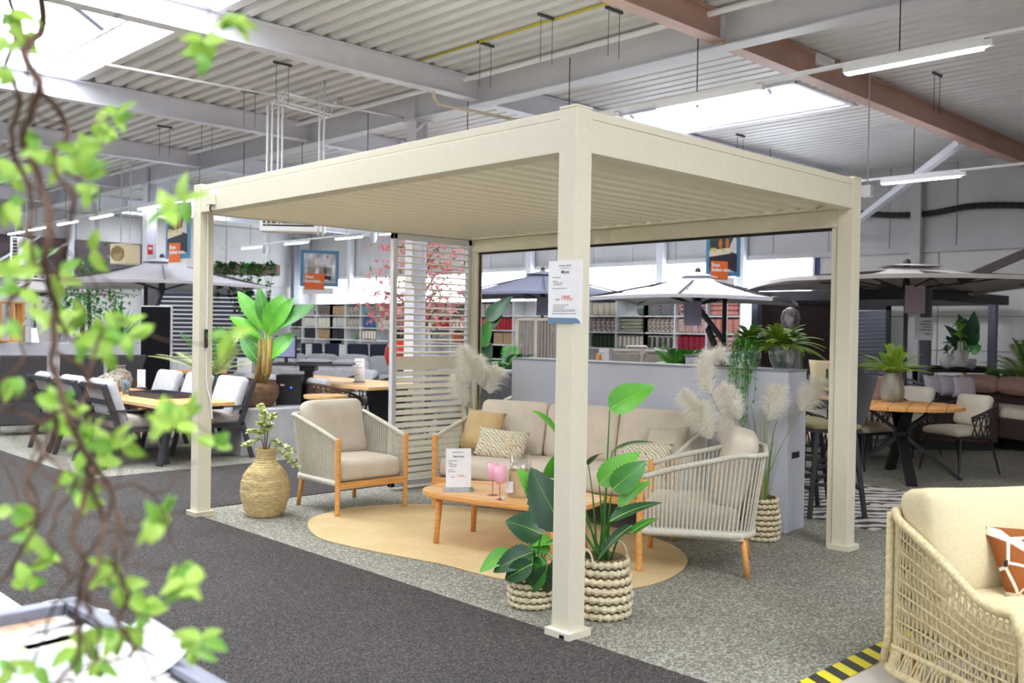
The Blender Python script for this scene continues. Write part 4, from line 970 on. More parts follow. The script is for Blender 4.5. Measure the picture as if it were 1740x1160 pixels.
# ---- tall wicker chairs behind
def hchair():
    r = thing('wicker_highback_chair', '', 'chair')
    for x in (-.27, .27):
        for y in (-.26, .28): MB().box(x-.018, y-.018, 0, x+.018, y+.018, .14).build('leg', DGREY, r)
    MB().box(-.29, -.28, .13, .29, .30, .44).build('seat_base', WICKG, r, bev=.02)
    MB().add([(-.29, .2, .42), (.29, .2, .42), (.29, .3, .42), (-.29, .3, .42), (-.27, .32, 1.03), (.27, .32, 1.03), (.27, .4, 1.03), (-.27, .4, 1.03)], MB().box(0, 0, 0, 1, 1, 1).f).build('backrest', WICKG, r, bev=.02)
    for s in (-1, 1): MB().bar((s*.285, .25, .44), (s*.275, .41, 1.04), .02).build('edge_tube', LGREY, r)
    MB().box(-.27, -.27, .44, .27, .2, .5).build('seat_cushion', LGREY, r, bev=.02)
    return r
h0 = hchair(); gp = 'tall wicker chairs behind the teak dining set'
h0.location = G(38, 12.4); h0.rotation_euler = (0, 0, pi-.25); tag(h0, 'tall charcoal wicker chair seen from behind at the left frame edge', group=gp)
copy_tree(h0, G(135, 13), pi-.25, 'tall charcoal wicker chair seen from behind, middle of the three', gp)
copy_tree(h0, G(213, 13.2), pi-.25, 'tall charcoal wicker chair seen from behind, beside the black display', gp)
wt = thing('garden_table', 'grey garden table in front of the tall wicker chairs', 'table', G(110, 14.1), .6)
MB().box(-.95, -.45, .55, .95, .45, .6).build('tabletop', LGREY, wt, bev=.004)
for x in (-.85, .85):
    for y in (-.38, .38): MB().box(x-.03, y-.03, 0, x+.03, y+.03, .55).build('leg', DGREY, wt)
banner('table_sign', 'white price card standing between the tall wicker chairs', V((wt.location.x, wt.location.y, .6))+_r*-.2, FACE['cam'], .12, .32, [(.8, .7)])
dv = thing('planter_wall', 'long light grey planter wall carrying plants and lanterns at the left', 'planter', G(95, 15.6), Rd(-44))
MB().box(-1.5, -.2, 0, 1.45, .2, 1.12).build('body', mat('planter_grey', (196, 194, 200), .7, var=.03), dv, bev=.01); MB().box(-1.42, -.14, 1.1, 1.38, .14, 1.125).build('gravel', PLINTH, dv)
lw = thing('wooden_lantern', 'orange wooden slat lantern on the planter wall at the left edge', 'lantern', G(14, 15.6)+V((0, 0, 1.125)))
for x, y in ((-.17, -.17), (.17, -.17), (.17, .17), (-.17, .17), (0, -.17), (.17, 0), (-.17, 0)): MB().box(x-.022, y-.022, .02, x+.022, y+.022, .62).build('slat', TEAK, lw)
MB().box(-.2, -.2, 0, .2, .2, .025).build('base', TEAK, lw); MB().box(-.2, -.2, .62, .2, .2, .65).build('top', TEAK, lw)
lg = thing('glass_lantern', 'tapered clear glass lantern with white candle on the planter wall', 'lantern', G(49, 15.4)+V((0, 0, 1.125)))
MB().lathe([(.16, 0), (.105, .27), (.10, .27), (.155, .005)], 4).build('glass', GLASS, lg); MB().lathe([(.05, 0), (.05, .26), (.001, .26)], 14).build('candle', WHITE, lg); MB().tube([(-.1, 0, .27), (-.02, 0, .38), (.22, 0, .36)], .01, 6).build('handle', LGREY, lg)
def palm(name, label, loc, n, L, lw_, m, pot=None, lift=(.5, 1.3), drop=.35, pairs=16, ll=.22, wleaf=.03, stem=0, cat='plant', sword=False):
    r = thing(name, label, cat, loc); z0 = 0
    if pot:
        R, H, pm = pot; MB().lathe([(R*.7, 0), (R*.95, H*.35), (R, H*.75), (R*.92, H), (R*.84, H), (R*.84, H*.9), (.01, H*.88)], 28).build('pot', pm, r, smooth=True); z0 = H*.9
    if stem: MB().tube([(0, 0, z0), (.02, 0, z0+stem)], .025, 8).build('stem', BARK, r); z0 += stem
    for k in range(n):
        mb = MB()
        if sword:
            a = 2*pi*k/n+rnd.uniform(-.3, .3); e = rnd.uniform(*lift); d = V((cos(a)*cos(e), sin(a)*cos(e), sin(e))); l = L*rnd.uniform(.6, 1.05)
            P = [V((0, 0, z0))+d*l*t/7+V((0, 0, -drop*l*(t/7)**2)) for t in range(8)]; s = d.cross(V((0, 0, 1))).normalized()
            mb.grid([[p-s*lw_*w_, p, p+s*lw_*w_] for p, w_ in zip(P, (.5, .8, 1, 1, .9, .7, .4, .05))])
        else: fronds(mb, (0, 0, z0), 1, L, 1, ll, wleaf, drop, az=(2*pi*k/n, 2*pi*k/n+.5), pairs=pairs, lift=lift)
        mb.build('frond', m if k % 3 else LEAFM, r)
    return r
palm('sword_plant', 'green spiky plant on the planter wall left of the black display', G(203, 15.6)+V((0, 0, 1.125)), 20, 1.0, .035, LEAFB, None, (.5, 1.4), .3, sword=True)
ds = thing('display_panel', 'tall black glass display with silver frame behind the left dining set', 'display', G(266, 13), Rd(-44)+.0)
MB().box(-.215, -.03, .05, .215, .03, 1.70).build('frame', LGREY, ds, bev=.01); MB().box(-.20, -.034, .5, .20, -.031, 1.685).build('screen', SCREEN, ds); MB().box(-.25, -.18, 0, .25, .18, .05).build('base', DGREY, ds)
# ---- parasols
def parasol(name, label, c, edge_z, apex_z, half, rz, m, mast=None, n=4, vent=True, ribs=True, hubd=.28, mdark=DGREY, tagcol=None):
    r = thing(name, label, 'parasol', V((c.x, c.y, 0)), rz); cs = [(half*cos(pi/n+2*pi*k/n)*sqrt(2) if n == 4 else half*cos(2*pi*k/n), half*sin(pi/n+2*pi*k/n)*sqrt(2) if n == 4 else half*sin(2*pi*k/n)) for k in range(n)]
    rows = 6; mb = MB()
    for k in range(n):
        a, b = V((*cs[k], edge_z)), V((*cs[(k+1) % n], edge_z)); ap = V((0, 0, apex_z)); P = []
        for i in range(rows+1):
            t = i/rows; q = []
            for j in range(9):
                u = j/8; e_ = a.lerp(b, u); e_.z += .05*sin(pi*u)-0.0; p = ap.lerp(e_, .12+.88*t); p.z += .0-.09*sin(pi*u)*sin(pi*t)*.5-.05*sin(pi*t); q.append(p)
            P.append(q)
        mb.grid(P); e0 = P[-1]; mb.grid([e0, [p+V((0, 0, -.05)) for p in e0]])
    cn = mb.build('canopy', m, r, smooth=False)
    if vent:
        v_ = MB()
        for k in range(n):
            a, b = V((*cs[k], 0))*.2, V((*cs[(k+1) % n], 0))*.2; v_.grid([[V((0, 0, apex_z+.035))+V((a.lerp(b, j/4)*t))+V((0, 0, -.2*(apex_z-edge_z)*t)) for j in range(5)] for t in (0.02, .5, 1)])
        v_.build('vent_cap', m, cn)
    MB().lathe([(.03, apex_z-.05), (.05, apex_z+.05), (.03, apex_z+.09), (.001, apex_z+.1)], 12).build('finial', mdark, r)
    hz = edge_z-.02
    MB().lathe([(.05, hz-.12), (.06, hz-.02), (.02, apex_z-.05)], 10).build('hub', mdark, r)
    if ribs:
        for k in range(n*2):
            c_ = V((*cs[k//2], 0)) if k % 2 == 0 else (V((*cs[k//2], 0))+V((*cs[(k//2+1) % n], 0)))*.5
            rb = MB().bar(V((0, 0, apex_z-.06))+c_*.04, V((0, 0, edge_z+.0 if k % 2 == 0 else edge_z+.02))+c_*.98, .022, .03).build('rib', mdark, r)
            MB().bar((0, 0, hz-.05), V((0, 0, apex_z-.06+(edge_z-apex_z+.06)*.5-.03))+c_*.5, .018, .022).build('strut', mdark, rb)
    if mast:
        ml = Matrix.Rotation(-rz, 3, 'Z')@V((mast[0], mast[1], 0))
        MB().bar((ml.x, ml.y, .06), (ml.x, ml.y, mast[2]), .07).build('mast', mdark, r); MB().bar((ml.x, ml.y, mast[3]), (0, 0, mast[4]), .05, .07).build('arm', mdark, r)
        MB().box(ml.x-.4, ml.y-.4, 0, ml.x+.4, ml.y+.4, .06).build('base', mdark, r)
    else:
        MB().tube([(0, 0, .05), (0, 0, hz)], .028, 10).build('mast', mdark, r); MB().box(-.3, -.3, 0, .3, .3, .05).build('base', mdark, r)
    if tagcol: MB().box(-.13, -.28, edge_z-.38, .13, -.275, edge_z-.02).build('hang_tag', tagcol, r)
    return r
pL = at(275, 480, 17.2); mo = _r*-.75+_f*1.2
parasol('cantilever_parasol', 'square light grey cantilever parasol behind the left rear pergola post', pL, 2.13, 2.62, 1.62, Rd(-22), PARL, (mo.x, mo.y, 2.3, 1.2, 2.0))
parasol('parasol', 'pale beige parasol farther back at the left frame edge', at(60, 500, 22), 2.12, 2.45, 1.5, .3, PART2, None)
pM = at(922, 500, 19.2)
parasol('cantilever_parasol', 'blue grey cantilever parasol just left of the front pergola post', pM, 2.12, 2.62, 1.62, Rd(-44), PARD, None, mdark=DGREY, tagcol=mat('tag_lilac', (150, 150, 176)))
pR = at(1185, 500, 14.3); mo = _r*.62+_f*.9
parasol('cantilever_parasol', 'large pale lilac grey parasol above the grey partition', pR, 1.93, 2.33, 1.3, Rd(-68), PARL, (mo.x, mo.y, 2.1, 1.3, 1.85), mdark=BLACK, tagcol=mat('tag_lilac', (150, 150, 176)))
pRR = at(1540, 490, 12.6); mo = _r*2.6+_f*.6
parasol('cantilever_parasol', 'wide taupe cantilever parasol at the right with dark ribs and arm', pRR, 2.12, 2.37, 1.75, Rd(-44), PART2, None, hubd=.2, mdark=mat('parasol_brown', (70, 62, 60)), tagcol=mat('tag_rose', (188, 170, 180)))
am = thing('parasol_stand', 'thick dark cantilever parasol stand at the right frame edge', 'parasol', G(1800, 11.5))
q0, q1 = at(1630, 478, 12.3)-G(1800, 11.5), at(1800, 405, 11.5)-G(1800, 11.5); MB().bar(q0, q1, .08, .1).build('arm', MATS['parasol_brown'], am); MB().box(-.05, -.05, 0, .05, .05, 2.75).build('mast', MATS['parasol_brown'], am)
# ---- plinth with banana plant, speaker
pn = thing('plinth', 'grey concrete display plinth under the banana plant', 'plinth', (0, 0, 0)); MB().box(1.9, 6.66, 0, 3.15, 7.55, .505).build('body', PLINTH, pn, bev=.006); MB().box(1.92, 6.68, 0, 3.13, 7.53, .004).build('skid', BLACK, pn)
bn = thing('banana_plant', 'tall potted banana plant with broad green leaves in a brown ribbed basket', 'plant', (2.32, 7.1, .505)); L0 = V((2.32, 7.1, .505))
pr_ = [(.17, 0), (.2, .02), (.245, .1), (.262, .18), (.25, .25), (.21, .29), (.2, .285), (.19, .26), (.01, .26)]; fine = []
for i in range(len(pr_)-1):
    for t in range(4): a = t/4; fine.append((pr_[i][0]*(1-a)+pr_[i+1][0]*a+.005*(t % 2), pr_[i][1]*(1-a)+pr_[i+1][1]*a))
MB().lathe(fine, 40, wob=.02).build('basket', mat('ribbed_basket', (118, 88, 62), .85, var=.25, scale=18, sc3=(1, 1, 6), bump=.6), bn, smooth=True)
dep = 10.95
for x0, x1 in ((438, 442), (447, 452), (455, 460)): a, b = at(x0, 655, dep)-L0, at(x1, 575, dep)-L0; MB().tube([(a.x*.5, a.y*.5, .25), a.lerp(b, .3), b], [.045, .035, .02], 10).build('stem', BANST, bn, smooth=True)
for (bx, by, tx, ty, w_, m, ny) in ((450, 566, 404, 494, .26, LEAFB, (-.6, -.7, .5)), (456, 560, 440, 488, .24, LEAFM, (-.7, -.7, .1)), (456, 572, 482, 500, .42, LEAFB, (-.6, -.8, .3)), (462, 562, 535, 519, .30, LEAFM, (-.5, -.7, .6)), (446, 577, 390, 538, .24, LEAFB, (-.5, -.5, .8)),
    (448, 605, 415, 560, .20, LEAFB, (-.7, -.5, .6)), (457, 612, 500, 566, .30, LEAFB, (-.7, -.6, .5)), (446, 625, 408, 570, .24, LEAFM, (-.6, -.7, .4)), (456, 620, 494, 570, .20, LEAFB, (-.8, -.5, .4)), (455, 570, 500, 505, .24, LEAFB, (-.7, -.8, .2))):
    B = at(bx, by, dep)-L0; T = at(tx, ty, dep-rnd.uniform(-.2, .25))-L0; S0 = at(452, 640, dep)-L0
    MB().tube([S0.lerp(B, .2), B], [.016, .008], 6).build('petiole', LEAFL, bn); mb = MB(); leaf(mb, B, T, w_*.68, ny, droop=.08, fold=.2, n=10, shape=.6); lo = mb.build('leaf', m, bn, smooth=True); MB().tube([B.lerp(T, t/6)+(V(ny)-(T-B).normalized()*V(ny).dot((T-B).normalized())).normalized()*(.08*(T-B).length*4*(t/6)*(1-t/6)+.002) for t in range(7)], [.006*(1-t/7) for t in range(7)], 4).build('midrib', LEAFL, lo)
spk = thing('tower_speaker', 'black box speaker with blue light beside the banana plant', 'speaker', (2.83, 7.18, .505), Rd(-40)); MB().box(-.15, -.16, 0, .15, .16, .36).build('cabinet', BLACK, spk, bev=.004); MB().box(-.10, -.1605, .23, -.05, -.16, .25).build('badge', FABR, spk); MB().box(.02, -.162, .20, .04, -.16, .22).build('led', emis('blue_led', (40, 60, 255), 4), spk)
# ---- standing desk with monitor
dk = thing('standing_desk', 'dark height adjustable desk behind the left armchair', 'desk', G(526, 11.9), .0); dk.rotation_euler = (0, 0, Rd(-40))
MB().box(-.55, -.3, .97, .55, .3, 1.0).build('desktop', DGREY, dk, bev=.003); MB().box(-.05, -.05, .03, .05, .05, .97).build('column', DGREY, dk); MB().box(-.3, -.25, 0, .3, .25, .03).build('foot', DGREY, dk); MB().box(-.09, -.2, .9, .09, .2, .97).build('bracket', DGREY, dk)
mn = thing('monitor', 'tilted flat monitor on the dark desk', 'monitor', G(486, 11.7)+V((0, 0, 1.0)), Rd(-70)); MB().box(-.16, -.012, .06, .16, .012, .33).build('bezel', BLACK, mn); MB().box(-.15, -.014, .075, .15, -.0125, .315).build('screen', mat('screen_lilac', (150, 150, 190), .2), mn); MB().box(-.02, 0, 0, .02, .02, .1).build('stand', BLACK, mn); MB().box(-.08, -.06, 0, .08, .08, .008).build('foot', BLACK, mn)
ky = thing('keyboard', 'flat black keyboard lying on the dark desk', 'keyboard', G(533, 11.7)+V((0, 0, 1.0)), Rd(-40)); MB().box(-.2, -.07, 0, .2, .07, .012).build('body', BLACK, ky)
for i in range(12):
    for j in range(3): MB().box(-.19+i*.032, -.06+j*.04, .012, -.164+i*.032, -.026+j*.04, .018).build('key', DGREY, ky)
ms = thing('computer_mouse', 'small dark mouse right of the keyboard', 'mouse', G(562, 11.7)+V((0, 0, 1.0))); MB().ball((0, 0, .012), (.03, .03, .014), 10, 6).build('body', BLACK, ms, smooth=True)
# ---- woven tub chairs and light wood table
def tub(m, cush, rows=5, cols=22, R=.31, name='woven_tub_chair', legs=BLACK, cross=True):
    r = thing(name, '', 'chair')
    for s in (-1, 1):
        MB().tube([(s*.22, -.2, .40), (s*.27, -.27, 0)], [.013, .010], 8).build('leg', legs, r); MB().tube([(s*.22, .2, .40), (s*.27, .3, 0)], [.013, .010], 8).build('leg', legs, r)
    def ring(z, k):
        P = []
        for i in range(41):
            a = Rd(-205+230*i/40+180-12.5+0); a = Rd(-25+230*i/40); f = min(1, abs(230*i/40-115)/115)
            P.append(V((R*(1+.05*k)*cos(a), R*(1+.1*k)*sin(a)*1.0, z+(1-f**2)*.16*k-.02*k)))
        return P
    T, B = ring(.62, 1), ring(.40, 0)
    MB().tube(T, .017, 7).build('top_rail', m, r, smooth=True); MB().tube(B, .015, 7).build('seat_rail', m, r, smooth=True); M_ = [a.lerp(b, .8) for a, b in zip(B, T)]
    MB().tube([a.lerp(b, .85) for a, b in zip(B, T)], .010, 6).build('upper_band', m, r, smooth=True)
    w_ = MB()
    for k in range(cols):
        i, j = int(40*k/cols), int(40*(k+1)/cols); w_.tube([B[i], T[j]], .0075, 5, cap=False); w_.tube([B[j], T[i]], .0075, 5, cap=False) if cross else 0
    w_.build('rope_lattice', m, r)['kind'] = 'stuff'
    MB().lathe([(.02, .37), (R*.95, .38), (R*.97, .40), (.02, .405)], 24).build('seat_plate', m, r)
    MB().rbox((0, -.03, .44), (.5, .5, .09), .045, 7, (0, 0, .02)).build('seat_cushion', cush, r, smooth=True, weld=True)
    MB().rbox((0, .2, .66), (.44, .11, .34), .05, 7, (0, .02, 0), Matrix.Rotation(Rd(-14), 3, 'X')).build('back_cushion', cush, r, smooth=True, weld=True)
    return r
tc = tub(WICKD, LGREY, name='woven_dining_chair'); gp = 'woven chairs at the light wood table'
tbl = thing('dining_table', 'long light wood dining table with black legs behind the left armchair', 'table', (3.85, 7.85, 0)); 
for k in range(6): MB().box(-.5+k*.167+.001, -1.55, .70, -.5+(k+1)*.167-.001, 1.55, .74).build('plank', TEAKD, tbl, bev=.002)
for y in (-1.25, 1.25): MB().add([(-.16, y-.04, 0), (.16, y-.04, 0), (.16, y+.04, 0), (-.16, y+.04, 0), (-.3, y-.04, .7), (.3, y-.04, .7), (.3, y+.04, .7), (-.3, y+.04, .7)], MB().box(0, 0, 0, 1, 1, 1).f).build('leg', BLACK, tbl)
tc.location = (3.3, 6.95, 0); tc.rotation_euler = (0, 0, FACE['+x']); tag(tc, 'brown woven chair nearest the slatted panel at the light wood table', group=gp)
for x, y, f, l in ((3.25, 7.85, '+x', 'brown woven chair at the middle of the near side of the light wood table'), (3.25, 8.7, '+x', 'brown woven chair at the far end of the near side of the light wood table'), (4.72, 6.3, '-x', 'grey cushioned woven chair across the light wood table, next to the slatted panel'),
    (4.72, 7.75, '-x', 'grey cushioned woven chair across the light wood table, in the middle'), (4.72, 8.55, '-x', 'grey cushioned woven chair across the light wood table, farthest left')): copy_tree(tc, (x, y, 0), FACE[f], l, gp)
st_ = thing('teak_stool', 'small teak side table with splayed legs in front of the light wood table', 'side table', G(555, 11.2)); MB().lathe([(.21, .47), (.215, .48), (.215, .5), (.001, .505)], 28).build('top', TEAKD, st_)
for k in range(4): MB().tube([(.13*cos(k*pi/2+.4), .13*sin(k*pi/2+.4), .48), (.19*cos(k*pi/2+.4), .19*sin(k*pi/2+.4), 0)], .014, 8).build('leg', TEAK, st_)
st_.scale = (1.2, 1.2, 1.3)
banner('table_sign', 'white price card with fine print on the light wood table', V((3.85, 7.2, .74)), FACE['cam'], .13, .31, [(.85, .7), (.7, .5), (.6, .8), (.3, .4)])
# ---- grey sofas, black chairs
def gsofa():
    r = thing('grey_sofa', '', 'sofa'); W = 1.05
    MB().box(-W, -.4, .12, W, .4, .3).build('base', DGREY, r, bev=.01); MB().box(-W, .28, .3, W, .42, .68).build('back_frame', LGREY, r, bev=.04)
    for s in (-1, 1): MB().box(s*W-.08, -.4, .12, s*W+.08, .42, .58).build('arm', LGREY, r, bev=.04)
    for k in range(3):
        x = -W+.36+k*.69; MB().rbox((x, -.08, .37), (.67, .66, .16), .05, 6, (0, 0, .02)).build('seat_cushion', LGREY, r, smooth=True, weld=True); MB().rbox((x, .2, .62), (.67, .16, .42), .06, 6, (0, .03, .02)).build('back_cushion', LGREY, r, smooth=True, weld=True)
    for x in (-W+.1, W-.1):
        for y in (-.32, .34): MB().box(x-.03, y-.03, 0, x+.03, y+.03, .12).build('foot', BLACK, r)
    return r
gs = gsofa(); gp = 'grey sofas before the cubby shelves'
gs.location = G(538, 18); gs.rotation_euler = (0, 0, FACE['away']-.0); tag(gs, 'light grey sofa in the front row left of the slatted panel', group=gp)
copy_tree(gs, G(652, 20.0), FACE['cam'], 'light grey sofa with arm, right behind the slatted panel stile', gp)
copy_tree(gs, G(545, 20.9), FACE['cam'], 'light grey sofa in the second row below the black chairs', gp)
def bchair():
    r = thing('black_chair', '', 'chair')
    for s in (-1, 1):
        MB().tube([(s*.24, -.22, .62), (s*.24, -.25, 0)], .013, 6).build('leg', BLACK, r); MB().tube([(s*.24, .2, 0), (s*.24, .22, .5), (s*.23, .34, 1.04)], .013, 6).build('leg', BLACK, r); MB().tube([(s*.24, -.25, .62), (s*.25, .24, .64)], .016, 6).build('armrest', BLACK, r)
    MB().box(-.23, -.24, .42, .23, .22, .45).build('seat', BLACK, r, bev=.01); MB().add([(-.22, .21, .46), (.22, .21, .46), (.22, .23, .46), (-.22, .23, .46), (-.22, .33, 1.06), (.22, .33, 1.06), (.22, .35, 1.06), (-.22, .35, 1.06)], MB().box(0, 0, 0, 1, 1, 1).f).build('backrest', mat('navy_sling', (52, 56, 76), .7), r)
    return r
bc = bchair(); gp = 'black chairs before the cubby shelves'; bc.location = G(535, 22.5); bc.rotation_euler = (0, 0, FACE['away']); tag(bc, 'dark sling chair at the left end of the row before the shelves', group=gp)
for x, l in ((574, 'dark sling chair second from the left before the shelves'), (612, 'dark sling chair third from the left before the shelves'), (650, 'dark sling chair fourth from the left before the shelves'), (690, 'dark sling chair fifth from the left, behind the slatted panel')): copy_tree(bc, G(x, 22.5), FACE['away'], l, gp)
banner('table_sign', 'white card among the black chairs, left one', G(525, 21.6)+V((0, 0, .75)), FACE['cam'], .14, .3, [(.8, .6)]); banner('table_sign', 'white card among the black chairs, right one', G(582, 21.6)+V((0, 0, .75)), FACE['cam'], .14, .3, [(.8, .6)])
for x, l in ((525, 'narrow dark table carrying the left white card among the black chairs'), (582, 'narrow dark table carrying the right white card among the black chairs')):
    t = thing('side_table', l, 'side table', G(x, 21.6)); MB().box(-.3, -.3, .71, .3, .3, .75).build('top', DGREY, t); MB().box(-.04, -.04, 0, .04, .04, .71).build('leg', DGREY, t); MB().box(-.2, -.2, 0, .2, .2, .02).build('foot', DGREY, t)
op = thing('ribbed_pot', 'orange ribbed pot under the dark desk', 'pot', G(481, 13.5)); MB().lathe([(.10+.008*(i % 2), z_) for i, z_ in enumerate([.0, .1, .2, .3, .4, .5, .58])], 36).build('body', mat('orange_glaze', (222, 106, 60), .4), op, smooth=True); op.scale = (1.6, 1.6, 1.2)
# ================================================================ CUBBY SHELVES ALONG THE WINDOW WALL
SX0, SX1, SP, RZ = 13.0, 13.42, .792, (1.06, 1.418, 1.776, 2.14)
def unit(y0, ncol, lab):
    r = thing('cubby_shelf', lab, 'shelf', (SX0, y0, 0), group='white cubby shelves under the window band'); d = SX1-SX0; W = ncol*SP
    for k in range(ncol+1): MB().box(0, k*SP-.014, 0, d, k*SP+.014, 2.155).build('upright', WHITE, r)
    for z in (.02, .35, .70)+RZ: MB().box(.002, .014, z-.014, d, W-.014, z+.014).build('shelf_board', WHITE, r)
    MB().box(d-.012, 0, 0, d, W, 2.15).build('back_panel', WHITE, r)
UN = [(7.37, 3, 'white cubby shelf at the right end, holding pink and red cushions'), (7.37+3*SP, 3, 'white cubby shelf with patterned and green cushions right of the front post'), (7.37+6*SP+.1, 3, 'white cubby shelf behind the front post, holding red cushions'), (7.37+9*SP+.1, 3, 'white cubby shelf holding orange and red cushions left of the front post'), (7.37+12*SP+.2, 3, 'white cubby shelf seen through the slatted panel'), (7.37+15*SP+.2, 3, 'white cubby shelf left of the slatted panel by the blossoms'), (7.37+18*SP+.2, 3, 'white cubby shelf at the far left end in the corner')]
for a in UN: unit(*a)
CC = {}
def cm(c, pat=None):
    k = (c, pat)
    if k not in CC: CC[k] = mat('cushion_%d_%d_%d' % c, c, .9, var=.08, scale=20) if not pat else pattern('cushion_%s_%d_%d_%d' % ((pat,)+c), c, (236, 228, 214) if sum(c) < 420 else (70, 66, 66), pat if pat in ('zig', 'x', 'z') else 'cells', 14, .4 if pat != 'cells' else .07)
    return CC[k]
proto = {}
def cubby(iy, row, c, n, kind, what, pat=None):
    """n cushions or boxes in one cubby; iy counts from the right end"""
    u = iy//3; y = UN[u][0]+(iy % 3)*SP; z = RZ[row]+.0145; m = cm(c, pat); pos = 'top' if row == 2 else 'middle' if row == 1 else 'lower'
    lab = '%s, %s cubby column, %s row' % (what, ['first', 'second', 'third', 'fourth', 'fifth', 'sixth', 'seventh', 'eighth', 'ninth', 'tenth', 'eleventh', 'twelfth', 'thirteenth', 'fourteenth', 'fifteenth', 'sixteenth', 'seventeenth', 'eighteenth', 'nineteenth', 'twentieth', 'last'][iy], pos)
    grp = what+' in column %d %s row' % (iy+1, pos); nm = {'c': 'cushion', 's': 'cushion', 'b': 'storage_box', 'p': 'pot', 'f': 'folded_cushion'}[kind]; cat = {'c': 'cushion', 's': 'cushion', 'b': 'box', 'p': 'pot', 'f': 'cushion'}[kind]
    me = None; lab0 = lab; cw_ = ['1st', '2nd', '3rd', '4th', '5th', '6th']
    for k in range(n):
        if n > 1: lab = lab0+', '+cw_[k]+(' from the bottom' if kind in 'sf' else ' from the right')
        if kind == 'c':                              # standing in a row, edge on
            t = (SP-.09)/n; o = MB().rbox((0, 0, .15), (.32, t*.97, .29), .045, 5, (0, .012, .01)).build(nm, m, None, smooth=True) if me is None else bpy.data.objects.new(nm, me)
            if me: COL.objects.link(o)
            o.location = (SX0+.2, y+.045+t*(k+.5), z); o.rotation_euler = (0, 0, rnd.uniform(-.05, .05))
        elif kind in 'sf':                           # lying in a stack
            t = .29/n; o = MB().rbox((0, 0, t/2), (.32, SP-.14, t*.97), .04, 5, (0, 0, .012)).build(nm, m, None, smooth=True) if me is None else bpy.data.objects.new(nm, me)
            if me: COL.objects.link(o)
            o.location = (SX0+.19, y+SP/2, z+t*k)
        elif kind == 'b':
            t = (SP-.1)/n; o = MB().box(-.15, -t*.46, 0, .15, t*.46, .29).build(nm, m, None, bev=.015) if me is None else bpy.data.objects.new(nm, me)
            if me: COL.objects.link(o)
            o.location = (SX0+.2, y+.05+t*(k+.5), z)
        else:
            o = MB().lathe([(.07, 0), (.12, .06), (.13, .11), (.1, .16), (.05, .17)], 16).build(nm, m, None, smooth=True) if me is None else bpy.data.objects.new(nm, me)
            if me: COL.objects.link(o)
            o.location = (SX0+.2, y+.2+.3*k, z)
        me = o.data; tag(o, lab, cat, grp if n > 1 else None)
PK, RD_, OR, GR, DG, CR, BG, BK, TN, BL = (216, 148, 138), (176, 48, 52), (232, 116, 72), (150, 150, 148), (52, 64, 44), (222, 216, 196), (200, 190, 172), (50, 48, 52), (176, 150, 116), (60, 104, 150)
